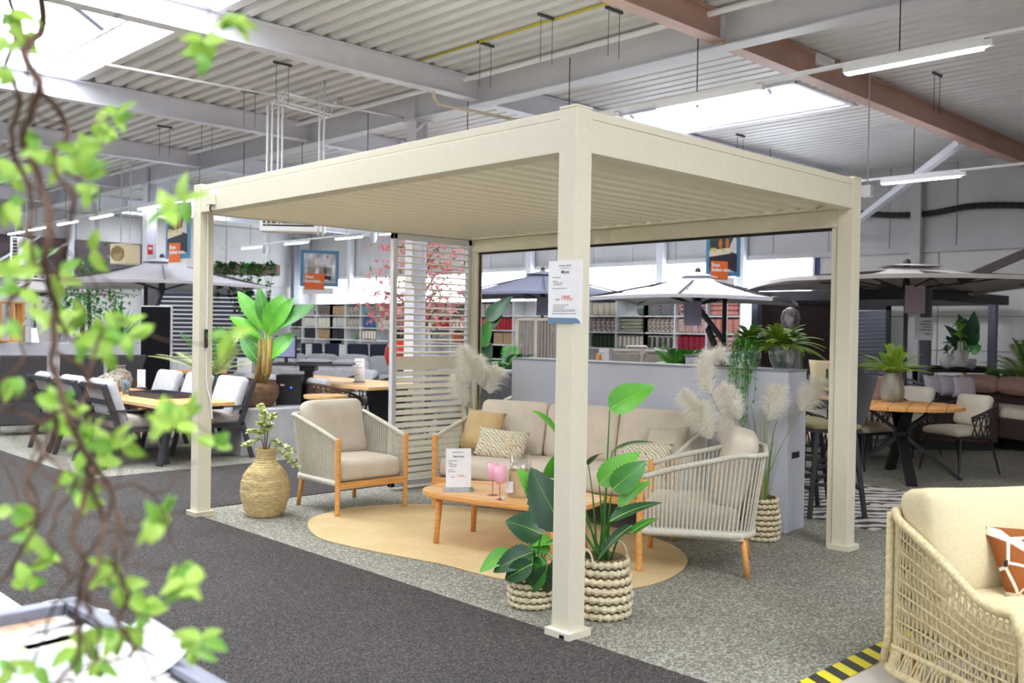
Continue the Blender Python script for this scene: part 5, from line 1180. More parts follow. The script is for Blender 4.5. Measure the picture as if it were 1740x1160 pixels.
for a in ((0, 2, PK, 3, 's', 'salmon pink cushion'), (0, 1, PK, 5, 'c', 'dusty pink cushion'), (0, 0, (206, 158, 150), 3, 's', 'pale pink cushion'), (1, 2, (120, 50, 66), 4, 'c', 'dark red patterned cushion', 'cells'), (1, 1, (176, 92, 100), 4, 'c', 'maroon print cushion', 'zig'), (1, 0, (150, 36, 56), 5, 'c', 'crimson cushion'),
    (2, 2, GR, 2, 'c', 'grey zigzag cushion', 'zig'), (2, 1, (140, 124, 112), 6, 'c', 'multicoloured print cushion', 'cells'), (2, 0, CR, 5, 'c', 'cream striped cushion', 'x'), (3, 2, (98, 124, 104), 1, 'p', 'green bowl planter'), (3, 1, (92, 104, 60), 4, 's', 'green and cream striped cushion', 'z'), (3, 0, (112, 110, 100), 6, 'c', 'grey striped cushion', 'x'),
    (4, 2, BG, 4, 'c', 'pale beige cushion'), (4, 1, (112, 96, 92), 5, 'c', 'black and white print cushion', 'cells'), (4, 0, DG, 6, 'c', 'dark green cushion'), (5, 2, BG, 3, 'c', 'beige cushion'), (5, 1, BG, 3, 'c', 'light grey cushion'), (5, 0, GR, 4, 'c', 'mid grey cushion'),
    (8, 2, GR, 1, 'b', 'light grey storage box'), (8, 1, RD_, 6, 'c', 'bright red cushion'), (8, 0, TN, 2, 'b', 'tan woven box'), (9, 2, (176, 172, 168), 3, 'b', 'pale grey storage box'), (9, 1, (226, 112, 98), 5, 'c', 'coral print cushion', 'zig'), (9, 0, OR, 6, 'c', 'orange cushion'), (10, 2, (110, 104, 100), 3, 'b', 'brown grey storage box'), (10, 1, (190, 52, 48), 5, 'c', 'red and white striped cushion', 'x'), (10, 0, OR, 5, 'c', 'orange print cushion', 'zig'),
    (11, 2, BG, 4, 'c', 'beige cushion'), (11, 1, RD_, 4, 'c', 'red cushion'), (11, 0, GR, 4, 'c', 'grey cushion'), (12, 1, (150, 70, 100), 4, 'c', 'purple cushion'), (12, 2, GR, 3, 'c', 'grey cushion'), (13, 1, GR, 4, 'c', 'grey cushion'), (13, 2, (206, 120, 120), 4, 'c', 'rose cushion'), (13, 0, DG, 4, 'c', 'green cushion'), (14, 1, CR, 4, 'c', 'cream cushion'), (14, 2, BG, 3, 'c', 'beige cushion'),
    (15, 2, (90, 150, 150), 4, 'c', 'teal cushion'), (15, 1, BL, 4, 'c', 'blue cushion'), (15, 0, (100, 76, 66), 5, 'c', 'brown striped cushion', 'x'), (16, 2, (86, 84, 88), 4, 'c', 'dark floral cushion', 'cells'), (16, 1, (140, 124, 108), 4, 'c', 'taupe print cushion', 'cells'), (16, 0, (130, 146, 120), 2, 'p', 'sage green pot'), (17, 2, TN, 4, 'c', 'tan cushion'), (17, 1, (196, 194, 188), 3, 'c', 'white and grey cushion'), (17, 0, BK, 2, 'b', 'black box'),
    (18, 2, (190, 176, 158), 6, 'c', 'beige striped cushion', 'x'), (18, 1, CR, 3, 'c', 'cream cushion'), (18, 0, TN, 6, 'c', 'tan cushion'), (19, 2, (70, 70, 76), 1, 'p', 'dark pot'), (19, 1, (214, 206, 196), 5, 'c', 'off white cushion'), (19, 0, BK, 2, 'b', 'black box'), (20, 1, BK, 2, 'b', 'navy box'), (20, 2, GR, 3, 'c', 'grey cushion'), (20, 0, GR, 4, 'c', 'grey print cushion')): cubby(*a)
# ---- blossom tree behind the slatted panel
tq = G(714, 14.5); bt = thing('blossom_tree', 'artificial cherry tree with pink blossoms behind the slatted panel', 'tree', tq); L0 = tq
MB().tube(bez([(0, 0, 0), (.03, .02, 1.0), (-.02, .0, 2.0), (.05, .02, 3.1)], 16), [.06-.025*i/16 for i in range(17)], 8).build('trunk', mat('mossy_bark', (146, 134, 84), .9, var=.25, scale=20), bt, smooth=True)
fl, lf = MB(), MB()
tips = [(640, 505), (612, 495), (655, 420), (648, 470), (632, 530), (690, 430), (740, 410), (775, 420), (700, 500), (745, 500), (780, 490), (760, 520), (690, 530), (730, 545), (775, 525), (668, 545), (655, 500), (710, 450), (790, 460), (640, 545), (720, 470), (700, 405), (760, 440)]
for x, y in tips:
    T = at(x, y, 14.5+rnd.uniform(-.7, .7))-L0; z0 = min(3.0, max(1.3, T.z-.5)); P = bez([(0, 0, z0), (T.x*.4, T.y*.4, z0+(T.z-z0)*.7+.1), T], 12)
    MB().tube(P, [.02-.0015*i for i in range(13)], 5).build('branch', BARK, bt, smooth=True)
    for k in range(62):
        p = P[rnd.randrange(5, 13)]+V((rnd.gauss(0, .13), rnd.gauss(0, .13), rnd.gauss(0, .13))); n_ = V((rnd.gauss(0, 1), rnd.gauss(0, 1), rnd.gauss(0, 1))).normalized(); a, b, _ = fr(n_)
        if k % 4:
            s = rnd.uniform(.024, .044)
            for j in range(5):
                t = 2*pi*j/5; d = a*cos(t)+b*sin(t); e_ = a*cos(t+1.57)+b*sin(t+1.57); fl.add([p, p+d*s*.7+e_*s*.4, p+d*s*1.2+n_*s*.3, p+d*s*.7-e_*s*.4], [(0, 1, 2, 3)])
        else: leaf(lf, p, p+n_*.11, .03, (0, 0, 1), n=3)
fl.build('blossoms', PINK, bt)['kind'] = 'stuff'; lf.build('foliage', LEAFM, bt)['kind'] = 'stuff'
MB().lathe([(.2, 0), (.28, .3), (.3, .45), (.27, .45), (.01, .42)], 20).build('pot', DGREY, bt)
# red garden barbecue behind the slats
rb_ = thing('red_cooker', 'red rounded cooker seen through the lower slats', 'barbecue', G(684, 16.2)); MB().lathe([(.12, .75), (.26, .82), (.3, .95), (.29, 1.1), (.2, 1.22), (.06, 1.26), (.001, 1.265)], 24).build('lid', mat('red_enamel', (206, 52, 36), .3), rb_, smooth=True); MB().box(-.3, -.3, .0, .3, .3, .1).build('base', BLACK, rb_); MB().box(-.05, -.05, .1, .05, .05, .78).build('leg', BLACK, rb_); MB().tube([(-.15, -.28, 1.02), (0, -.34, 1.02), (.15, -.28, 1.02)], .015, 6).build('handle', LGREY, rb_)
# ---- between panel and front post
sq = G(815, 10.4); sr = thing('strelitzia_plant', 'dark green broad leaved plant in a grey trough left of the front post', 'plant', sq); L0 = sq
tr = MB().box(-.5, -.2, .55, .42, .2, .98); tr.build('trough', mat('trough_grey', (112, 112, 122), .6), sr, bev=.006); MB().box(-.52, -.22, .97, .44, .22, 1.0).build('trough_rim', LGREY, sr); MB().box(-.45, -.16, 0, .37, .16, .55).build('stand', DGREY, sr)
for bx, by, tx, ty, w_, m, ny in ((826, 545, 872, 503, .24, LEAFD, (-.6, -.6, .5)), (815, 590, 835, 540, .22, LEAFM, (-.6, -.7, .4)), (818, 625, 836, 582, .20, LEAFD, (-.7, -.7, .2)), (830, 560, 860, 512, .2, LEAFD, (-.8, -.5, .4)), (806, 600, 790, 540, .2, LEAFM, (-.7, -.6, .3))):
    B, T = at(bx, by, 10.3)-L0, at(tx, ty, 10.3)-L0; MB().tube([(0, 0, .95), B], [.014, .008], 6).build('petiole', LEAFM, sr); mb = MB(); leaf(mb, B, T, w_*.75, ny, n=9, droop=.05); mb.build('leaf', m, sr, smooth=True)
palm('palm_plant', 'feathery green palm by the grey trough, left of the front post', G(862, 11.2)+V((0, 0, .72)), 16, .62, .02, LEAFM, (.14, .25, DGREY), (.2, 1.2), .4, 12, .16, .03)
tag(MB().box(-.2, -.2, 0, .2, .2, .72).build('pedestal', LGREY, None), 'grey pedestal carrying the feathery palm behind the partition', 'pedestal').location = G(862, 11.2)
ac = tub(ROPE, FABC, cols=26, R=.34, name='woven_armchair'); tag(ac, 'white woven armchair with cream cushions left of the grey partition', 'chair'); ac.name = 'woven_armchair'; ac.location = G(856, 10.6); ac.rotation_euler = (0, 0, FACE['left']+.5); ac.scale = (1.1, 1.1, 1.15)
# wooden slatted privacy screens
for i, (x, l) in enumerate(((908, 'taupe slatted privacy screen left of the front post'), (939, 'taupe slatted privacy screen half behind the front post'))):
    r = thing('slatted_screen', l, 'screen', G(x, 13.5), Rd(-30)); MB().box(-.27, -.02, 0, -.23, .02, 1.62).box(.19, -.02, 0, .23, .02, 1.62).box(-.27, -.02, 1.58, .23, .02, 1.62).box(-.27, -.02, .7, .23, .02, .74).build('frame', FABR, r)
    for k in range(9): MB().box(-.22+k*.046, -.012, .74, -.192+k*.046, .012, 1.58).build('slat', TAUPE, r)
palm('areca_palm', 'bright green bushy palm behind the middle of the partition', G(1158, 9.6)+V((0, 0, .84)), 24, .52, .02, LEAFB, (.13, .22, WHITE), (.1, 1.4), .35, 18, .15, .022)
tag(MB().box(-.2, -.2, 0, .2, .2, .84).build('pedestal', WHITE, None), 'white pedestal carrying the bushy palm behind the partition', 'pedestal').location = G(1158, 9.6)
def folding():
    r = thing('sling_chair', '', 'chair'); mt = mat('champagne_metal', (176, 166, 158), .4, .3)
    for s in (-1, 1): MB().tube([(s*.24, -.25, 0), (s*.24, -.2, .62), (s*.24, .2, .64)], .014, 6).build('front_frame', mt, r); MB().tube([(s*.23, .3, 0), (s*.23, .2, .5), (s*.22, .3, 1.0)], .014, 6).build('back_frame', mt, r)
    MB().box(-.22, -.22, .42, .22, .2, .45).build('seat', TAUPE, r); MB().bar((0, .22, .47), (0, .31, .99), .42, .02, (0, 1, 0)).build('backrest', TAUPE, r); MB().tube([(-.22, .31, .98), (-.2, .33, 1.02), (.2, .33, 1.02), (.22, .31, .98)], .022, 6).build('top_tube', mt, r); return r
fc0 = folding(); fc0.scale = (.85, .9, 1.16); gp = 'taupe sling chairs behind the partition'; fc0.location = G(1060, 13.2); fc0.rotation_euler = (0, 0, FACE['away']); tag(fc0, 'taupe sling chair seen from behind over the partition, left one', group=gp)
for x, d, l, f in ((1113, 13.2, 'taupe sling chair seen from behind over the partition, right one', 'away'), (1086, 16.5, 'taupe sling chair facing the camera beyond the left one', 'cam')): copy_tree(fc0, G(x, d), FACE[f], l, gp)
banner('price_card', 'white upright card over the partition right of the front post', G(1027, 14.2)+V((0, 0, .83)), FACE['cam'], .15, .36, [(.8, .5)])
ft = thing('garden_table', 'taupe garden table between the sling chairs beyond the partition', 'table', G(1075, 14.3), Rd(-44)); MB().box(-1.0, -.4, .79, 1.0, .4, .83).build('tabletop', TAUPE, ft)
for x in (-.9, .9):
    for y in (-.32, .32): MB().box(x-.03, y-.03, 0, x+.03, y+.03, .79).build('leg', DGREY, ft)
vase('orange_glass', 'orange glass tumbler on the table beyond the partition', G(1083, 14.2)+V((0, 0, .83)), [(.06, 0), (.075, .01), (.08, .16), (.07, .16), (.06, .02)], mat('orange_glass', (226, 140, 104), .2), cat='glass')
vase('wooden_figure', 'small wooden figure decoration beyond the partition by the front post', G(1018, 14.1)+V((0, 0, .83)), [(.05, 0), (.04, .06), (.055, .12), (.03, .18), (.045, .23), (.03, .28), (.001, .29)], TEAK, cat='figure')
bx_ = thing('grey_bin', 'light grey box behind the palm and the tilted display', 'box', G(1205, 9.3)); MB().box(-.18, -.15, 0, .18, .15, 1.22).build('body', LGREY, bx_, bev=.01); MB().box(-.19, -.16, 1.22, .19, .16, 1.235).build('lid', MGREY, bx_)

# ================================================================ RIGHT SIDE
def stool(back):
    r = thing('bar_stool', '', 'stool')
    for x in (-1, 1):
        for y in (-1, 1): MB().bar((x*.16, y*.15, .66), (x*.23, y*.22, 0), .032).build('leg', BLACK, r)
    for z in (.22, .36):
        k = .16+.07*(1-z/.66); MB().bar((-k, -k, z), (k, -k, z), .022).bar((-k, k, z), (k, k, z), .022).bar((-k, -k, z+.04), (-k, k, z+.04), .022).bar((k, -k, z+.04), (k, k, z+.04), .022).build('footrest', BLACK, r)
    MB().box(-.2, -.2, .655, .2, .2, .68).build('seat_frame', BLACK, r); MB().rbox((0, 0, .70), (.4, .4, .05), .02, 5, (0, 0, .012)).build('seat_cushion', mat('olive_fabric', (146, 138, 96), .9), r, smooth=True, weld=True)
    if back: MB().grid([[(-.21-.03*t, .2+.1*t+.0*1, .70+.38*t), (-.1, .23+.12*t, .70+.39*t), (.1, .23+.12*t, .70+.39*t), (.21+.03*t, .2+.1*t, .70+.38*t)] for t in (0, .33, .66, 1)]).build('backrest', mat('dark_shell', (32, 29, 29), .6), r, smooth=True)
    return r
s1 = stool(False); s1.location = (4.28, 1.22, 0); s1.rotation_euler = (0, 0, .3); tag(s1, 'black bar stool with olive seat between the partition and the right post', group='black bar stools')
s2 = stool(True); s2.location = (3.92, .75, 0); s2.rotation_euler = (0, 0, -pi/2-.75); tag(s2, 'black bar stool with tall dark backrest just right of the right front post', group='black bar stools')
s2.scale = (1.0, 1.0, 1.03)
tag(MB().prism([(3.55, .2), (5.3, -.1), (5.7, 2.0), (3.95, 2.3)], .0005, .008).build('herringbone_rug', HERR), 'white and black herringbone rug beneath the bar stools', 'rug')
rt = thing('round_table', 'round teak plank table with crossed black steel legs at the right', 'table', (6.35, 1.22, 0))
for k in range(7):
    y0, y1 = -.6+1.2*k/7+.003, -.6+1.2*(k+1)/7-.003; ys = [y0+(y1-y0)*t/5 for t in range(6)]; h = lambda y: sqrt(max(0, .602**2-y*y))
    MB().prism([(h(y), y) for y in ys]+[(-h(y), y) for y in reversed(ys)], .715, .75).build('plank', TEAK, rt, bev=.003)
rt.rotation_euler = (0, 0, .35)
MB().lathe([(.3, .69), (.3, .714), (.01, .714)], 20).build('mount_plate', BLACK, rt)
for a in (.25, .25+pi/2):
    for s in (-1, 1): MB().bar((-s*.32*cos(a), -s*.32*sin(a), .70), (s*.58*cos(a), s*.58*sin(a), .0), .10, .035).build('leg', BLACK, rt)
tv = on(1516, 682, .75); vase('stoneware_vase', 'tall grey green stoneware vase on the round teak table', tv, [(.10, 0), (.118, .05), (.122, .12), (.105, .22), (.08, .29), (.07, .31), (.062, .31), (.06, .28)], mat('stoneware', (150, 148, 134), .5, var=.2, scale=10, sc3=(1, 1, .4)))
gf2 = thing('fern_bouquet', 'lime green fern fronds spreading from the stoneware vase', 'fern', tv)
for k in range(18): fronds(MB(), (0, 0, .3), 3, .47, 1, .06, .010, .35, lift=(.3, 1.4), az=(k*.35, k*.35+.3), pairs=30).build('frond', FERN if k % 4 else LEAFL, gf2)
MB().tube([(0, 0, .02), (0, 0, .32)], .014, 6).build('stem', LEAFM, gf2)
wc = tub(mat('wicker_dark', (54, 44, 42), .8, var=.15), FABR, cols=20, R=.33, name='woven_tub_chair'); gp = 'dark woven chairs at the round teak table'
wc.location = (7.28, 1.0, 0); wc.rotation_euler = (0, 0, FACE['-x']-.4); tag(wc, 'dark woven tub chair with white cushion right of the round teak table', group=gp)
for x, y, rz, l in ((6.75, 1.85, FACE['-y']-.2, 'dark woven tub chair tucked under the left far side of the round table'), (8.3, 2.0, FACE['-x']-.2, 'dark woven tub chair with white cushion behind the round table'), (5.2, 1.75, FACE['+x']-.3, 'dark woven chair seen between the partition end and the right post')): copy_tree(wc, (x, y, 0), rz, l, gp)
ot = thing('dining_table', 'small orange wooden table behind the right post', 'table', G(1400, 10.6), .3)
for k in range(4): MB().box(-.45+k*.225, -.4, .76, -.45+k*.225+.22, .4, .80).build('plank', TEAK, ot)
for x in (-.38, .38):
    for y in (-.33, .33): MB().box(x-.03, y-.03, 0, x+.03, y+.03, .76).build('leg', BLACK, ot)
bk = thing('wooden_box', 'small brown wooden box on the orange table behind the right post', 'box', G(1402, 10.3)+V((0, 0, .80))); MB().box(-.12, -.1, 0, .12, .1, .06).build('body', WICKD, bk); MB().box(-.125, -.105, .06, .125, .105, .07).build('lid', TEAK, bk)
cu = thing('cushion', 'white cushion with black strokes on a chair behind the right post', 'cushion', G(1405, 11.4)+V((0, 0, .98)), FACE['cam']); pillow(MB(), .4, .34, .12, Matrix.Rotation(Rd(-12), 3, 'X')).build('cover', FABC, cu, smooth=True, weld=True)
for k in range(3): MB().box(-.02+k*.06, -.072, -.1, .0+k*.06, -.064, .06).build('stroke', BLACK, cu)
cs = thing('bench', 'dark bench supporting the stroked cushion behind the right post', 'bench', G(1405, 11.45), FACE['cam']); MB().box(-.5, -.3, .7, .5, .3, .80).build('seat', DGREY, cs); MB().box(-.5, .12, .8, .5, .2, 1.1).build('back', DGREY, cs)
for x in (-.45, .45): MB().box(x-.03, -.25, 0, x+.03, .25, .7).build('leg', DGREY, cs)
# anthracite pergola on its platform
pf = tag(MB().box(9.9, -4, 0, 13.7, 2.75, .12).build('platform', mat('platform_grey', (150, 144, 136), .8, var=.08, scale=20)), 'low dark edged display platform at the right', 'platform'); MB().box(9.88, -4, 0, 9.9, 2.77, .13).build('edge_strip', BLACK, pf)
ap = thing('anthracite_pergola', 'dark grey pergola with louvre wall and brown side blind at the right', 'pergola', (0, 0, 0)); AG = mat('anthracite', (92, 96, 112), .45, var=.03)
for x, y in ((10.25, 2.6), (10.25, 5.32), (13.4, 2.8), (13.4, 5.32)): MB().box(x-.06, y-.06, .0, x+.06, y+.06, 2.12).build('post', AG, ap, bev=.004)
for a in ((10.19, 2.66, 1.97, 10.31, 5.26, 2.12), (13.34, 2.86, 1.97, 13.46, 5.26, 2.12), (10.31, 2.54, 1.97, 13.34, 2.66, 2.12), (10.31, 5.26, 1.97, 13.34, 5.38, 2.12)): MB().box(*a).build('beam', mat('anthracite_dark_shaded', (36, 36, 40), .6), ap)  # darker copy of the anthracite, canopy shade put into the beam colour
MB().box(10.31, 5.28, .13, 13.34, 5.33, 1.97).build('brown_blind', mat('brown_blind', (62, 46, 44), .8, var=.04), ap)
lo = MB().box(13.3, 4.5, .13, 13.36, 4.57, 1.97).box(13.3, 5.19, .13, 13.36, 5.26, 1.97).box(13.3, 4.5, 1.9, 13.36, 5.26, 1.97).box(13.3, 4.5, .13, 13.36, 5.26, .2).build('louvre_wall', MATS['anthracite_dark_shaded'], ap); first = None
for k in range(24):
    o = MB().add([(-.02, 0, -.03), (.0, 0, -.03), (.03, 0, .03), (.01, 0, .03), (-.02, .62, -.03), (.0, .62, -.03), (.03, .62, .03), (.01, .62, .03)], [(0, 1, 2, 3), (7, 6, 5, 4), (0, 4, 5, 1), (1, 5, 6, 2), (2, 6, 7, 3), (3, 7, 4, 0)]).build('slat', AG, lo) if first is None else first.copy()
    if first: COL.objects.link(o)
    first = first or o; o.location = (13.33, 4.57, .24+k*.07)
sh = thing('notice_sheet', 'white notice sheet fixed to the dark grey pergola post', 'sign', (10.18, 2.6, 1.55)); MB().box(-.004, -.13, -.16, 0, .13, .16).build('sheet', PAPER, sh); q = MB()
for z, l in ((.1, .12), (.06, .16), (.02, .1), (-.02, .15), (-.08, .08)): q.box(-.0055, -.1, z, -.0042, -.1+l, z+.012)
q.build('fine_print', INK, sh)['kind'] = 'stuff'
ds_ = thing('wicker_sofa', 'dark wicker sofa with rose brown roll cushions on the platform', 'sofa', G(1705, 12.6)+V((0, 0, .12)), Rd(-118)); WK = mat('wicker_plum', (74, 52, 50), .8, var=.2, scale=50, bump=.8, bscale=150)
MB().box(-1.0, -.4, .05, 1.0, .4, .3).build('base', WK, ds_, bev=.02); MB().box(-1.0, .32, .3, 1.0, .42, .66).build('backrest', WK, ds_, bev=.02); MB().box(-1.08, -.4, .05, -.98, .42, .52).build('arm', WK, ds_, bev=.02); MB().box(.98, -.4, .05, 1.08, .42, .52).build('arm', WK, ds_, bev=.02)
for k in range(3): MB().rbox((-.66+k*.66, .27, .68), (.66, .2, .22), .09, 7, (0, .02, .02)).build('roll_cushion', mat('rose_brown_velvet', (172, 134, 122), .8, var=.08), ds_, smooth=True, weld=True)
MB().rbox((0, -.04, .36), (1.9, .66, .14), .05, 7, (0, 0, .02)).build('seat_cushion', FABR, ds_, smooth=True, weld=True)
for i, (x, y, c, l) in enumerate(((1592, 655, (176, 166, 176), 'mauve grey scatter cushion leftmost on the seat by the grey post'), (1614, 655, (168, 158, 168), 'mauve grey scatter cushion, middle of three by the grey post'), (1636, 657, (186, 174, 180), 'pale mauve scatter cushion nearest the wicker sofa'))):
    r = thing('throw_cushion', l, 'cushion', at(x, y, 12.2), FACE['cam']+.2, 'mauve scatter cushions'); pillow(MB(), .36, .28, .14, Matrix.Rotation(Rd(-15), 3, 'X')).build('cover', mat('mauve_%d' % i, c, .9), r, smooth=True, weld=True)
bs = thing('wicker_bench', 'low dark wicker bench under the mauve cushions on the platform', 'bench', G(1612, 12.35)+V((0, 0, .0)), FACE['cam']); MB().box(-.55, -.25, .1, .55, .3, .62).build('body', WK, bs, bev=.02); MB().box(-.5, -.2, .0, .5, .25, .1).build('plinth', BLACK, bs)
tdk = thing('dark_table', 'dark dining table with vases farther back by the right wall', 'table', G(1655, 14.3), Rd(-44)); MB().box(-.85, -.35, .92, .85, .35, .96).build('tabletop', BLACK, tdk)
for x in (-.75, .75):
    for y in (-.28, .28): MB().box(x-.03, y-.03, .0, x+.03, y+.03, .92).build('leg', BLACK, tdk)
WG = mat('white_glaze', (226, 222, 222), .25, var=.02)
def tq_(x, d): return G(x, d)+V((0, 0, .96))
vase('round_vase', 'white round vase holding dark sprigs on the dark table', tq_(1614, 14.2), [(.06, 0), (.12, .06), (.13, .12), (.09, .18), (.04, .21), (.04, .23)], WG)
vase('gourd_vase', 'white double gourd vase with lime leaves on the dark table', tq_(1631, 14.05), [(.06, 0), (.11, .05), (.11, .11), (.06, .16), (.08, .21), (.07, .26), (.03, .3), (.025, .4), (.03, .42)], WG)
vase('white_cup', 'white beaker at the right of the vases on the dark table', tq_(1650, 14.2), [(.04, 0), (.075, .03), (.085, .12), (.075, .16), (.065, .16), (.06, .03)], WG, cat='cup')
banner('menu_card', 'small lilac white card behind the gourd vase', tq_(1633, 14.4), FACE['cam'], .22, .28, [(.8, .5)])
def plates(x, d, l):
    r = thing('plate_stack', l, 'plate', tq_(x, d))
    MB().lathe([(.08, 0), (.15, .02), (.15, .028), (.07, .01), (.001, .008)], 20).build('plate', BLACK, r); MB().lathe([(.05, .02), (.10, .05), (.095, .05), (.001, .03)], 18).build('bowl', DGREY, r)
plates(1592, 14.3, 'black plate and bowl at the left of the dark table'); plates(1632, 13.95, 'black plate in front of the gourd vase'); plates(1668, 14.3, 'black plate and bowl right of the white beaker')
lm_ = thing('lime_sprig', 'lime green leafy sprig in the gourd vase', 'branch', tq_(1631, 14.05)); st = bez([(0, 0, .3), (.02, 0, .5), (.0, .02, .68)], 12); MB().tube(st, .006, 5).build('stem', LEAFM, lm_); q = MB(); leafy(q, None, st, 30, .13, .08); q.build('leaves', LEAFL, lm_)['kind'] = 'stuff'
dp = thing('dark_sprig', 'dark leafy sprig in the round white vase', 'branch', tq_(1614, 14.2)); st = bez([(0, 0, .15), (-.03, .02, .3), (-.02, .0, .45)], 12); MB().tube(st, .005, 5).build('stem', BARK, dp); q = MB(); leafy(q, None, st, 30, .1, .05); q.build('leaves', LEAFD, dp)['kind'] = 'stuff'
bq = G(1640, 15.6); b2 = thing('banana_plant', 'dark leaved banana plant before the panelled wall at the right', 'plant', bq); L0 = bq
MB().lathe([(.16, 0), (.22, .3), (.2, .34), (.01, .32)], 20).build('pot', DGREY, b2); MB().tube([(0, 0, .3), (0, 0, 1.2)], [.05, .03], 8).build('stem', BANST, b2)
for tx, ty, w_, m in ((1655, 528, .2, LEAFD), (1628, 533, .2, LEAFD), (1604, 552, .14, LEAFD), (1662, 556, .16, LEAFD), (1606, 574, .16, LEAFD), (1668, 588, .18, LEAFM), (1640, 540, .2, LEAFD), (1615, 600, .15, LEAFM)):
    B = V((0, 0, 1.2)).lerp(at(tx, ty, 15.5)-L0, .25); T = at(tx, ty, 15.5)-L0; MB().tube([(0, 0, 1.0), B], .012, 5).build('petiole', LEAFM, b2); q = MB(); leaf(q, B, T, w_*1.3, (-.6, -.7, .4), n=7); q.build('leaf', m, b2, smooth=True)
palm('kentia_palm', 'large drooping palm at the right frame edge beside the wicker sofa', G(1762, 12.9)+V((0, 0, .12)), 30, 1.0, .02, FERN, (.2, .75, DGREY), (.6, 1.4), .35, 34, .2, .016)
palm('leafy_bush', 'low dark green bush behind the wicker sofa', G(1690, 13.6)+V((0, 0, .12)), 22, .5, .02, LEAFM, (.25, .72, DGREY), (.1, .9), .3, 10, .14, .05)
palm('fern_pot', 'small dark fern under the round table vase by the grey chair', G(1540, 12.5)+V((0, 0, .3)), 14, .32, .02, LEAFD, (.14, .3, MGREY), (.2, 1.0), .4, 10, .09, .025)
tag(MB().box(-.18, -.18, 0, .18, .18, .3).build('pedestal', DGREY, None), 'dark pedestal carrying the small fern at the right', 'pedestal').location = G(1540, 12.5)
gcx = tub(MGREY, mat('sage_fabric', (150, 160, 146), .9), cols=14, R=.34); tag(gcx, 'sage grey shell chair behind the stoneware vase', 'chair'); gcx.name = 'shell_chair'; gcx.location = G(1548, 13.4); gcx.rotation_euler = (0, 0, FACE['right']); gcx.scale = (1.1, 1.1, 1.2)
pkx = thing('pink_cushion', 'dusty pink cushion leaning left of the stoneware vase', 'cushion', at(1496, 662, 10.9), FACE['cam']+.3); pillow(MB(), .34, .34, .12, Matrix.Rotation(Rd(-14), 3, 'X')).build('cover', mat('dusty_pink', (190, 150, 140), .9), pkx, smooth=True, weld=True)
pch = copy_tree(wc, G(1498, 11.05), FACE['cam'], 'dark woven tub chair holding the dusty pink cushion', gp)
# ---- far left louvre pergola, ledge plants
lw2 = thing('louvre_wall', 'anthracite louvred wall panel right of the black display', 'screen', G(345, 20.5), Rd(-44)); MB().box(-1.05, -.03, 0, -.95, .03, 2.2).box(.95, -.03, 0, 1.05, .03, 2.2).box(-.03, -.03, 0, .03, .03, 2.2).box(-1.05, -.03, 2.1, 1.05, .03, 2.2).build('frame', AG, lw2); first = None
for k in range(22):
    o = MB().add([(-.95, .02, -.03), (.95, .02, -.03), (.95, -.03, .03), (-.95, -.03, .03), (-.95, .03, -.03), (.95, .03, -.03), (.95, -.02, .03), (-.95, -.02, .03)], [(0, 1, 2, 3), (7, 6, 5, 4), (0, 4, 5, 1), (1, 5, 6, 2), (2, 6, 7, 3), (3, 7, 4, 0)]).build('slat', AG, lw2) if first is None else first.copy()
    if first: COL.objects.link(o)
    first = first or o; o.location = (0, 0, .15+k*.092)
hb = thing('hanging_planter', 'wooden hanging beam planter with trailing ivy above the banana plant', 'planter', G(418, 18)+V((0, 0, 2.4)), Rd(-44)); MB().box(-.6, -.12, 0, .6, .12, .2).build('trough', mat('driftwood', (150, 130, 110), .9, var=.2), hb)
for k in range(2): MB().tube([(-.4+.8*k, 0, .2), (-.4+.8*k, 0, 2.1)], .006, 4).build('hanger', LGREY, hb)
for k in range(26):
    x = rnd.uniform(-.6, .6); l = rnd.uniform(.2, .75); st = bez([(x, 0, .2), (x+rnd.uniform(-.1, .1), -.2, .1), (x, -.22, -l)], 10); q = MB(); q.tube(st, .004, 4); leafy(q, None, st, 26, .10, .06); q.build('strand', LEAFM if k % 2 else LEAFD, hb)
palm('pale_palm', 'pale green feathery palm right of the left rear pergola post', G(362, 12.6)+V((0, 0, .4)), 18, .95, .02, LEAFY, (.2, .4, DGREY), (.5, 1.4), .3, 18, .2, .025)
tag(MB().box(-.25, -.25, 0, .25, .25, .4).build('pedestal', DGREY, None), 'dark pedestal under the pale feathery palm', 'pedestal').location = G(362, 12.6)
ot2 = thing('garden_table', 'orange topped garden table left of the left rear post, farther back', 'table', G(290, 14.2), Rd(-30))
for k in range(4): MB().box(-.8, -.4+k*.2, .72, .8, -.4+k*.2+.195, .76).build('plank', TEAK, ot2)
for x in (-.7, .7):
    for y in (-.33, .33): MB().box(x-.03, y-.03, 0, x+.03, y+.03, .72).build('leg', DGREY, ot2)
gsx = copy_tree(c0, G(300, 15.3), FACE['cam'], 'charcoal chair with pale cushions behind the orange topped garden table', 'chairs at the orange topped table'); copy_tree(c0, G(325, 15.1), FACE['cam'], 'charcoal chair with pale cushions at the right end of the orange topped table', 'chairs at the orange topped table')
bu = thing('small_tree', 'leafy small tree above the left parasol near the far wall', 'tree', G(150, 23.5)); MB().tube(bez([(0, 0, 0), (.05, 0, 1), (0, 0, 2.2)], 8), .05, 7).build('trunk', BARK, bu)
q = MB()
for k in range(420):
    p = V((rnd.gauss(0, .5), rnd.gauss(0, .5), 2.4+rnd.gauss(0, .35))); d = V((rnd.gauss(0, 1), rnd.gauss(0, 1), rnd.gauss(0, .7))).normalized(); leaf(q, p, p+d*.17, .09, (0, 0, 1), n=2)
q.build('foliage', LEAFM, bu)['kind'] = 'stuff'; MB().lathe([(.2, 0), (.3, .4), (.01, .38)], 16).build('pot', DGREY, bu)
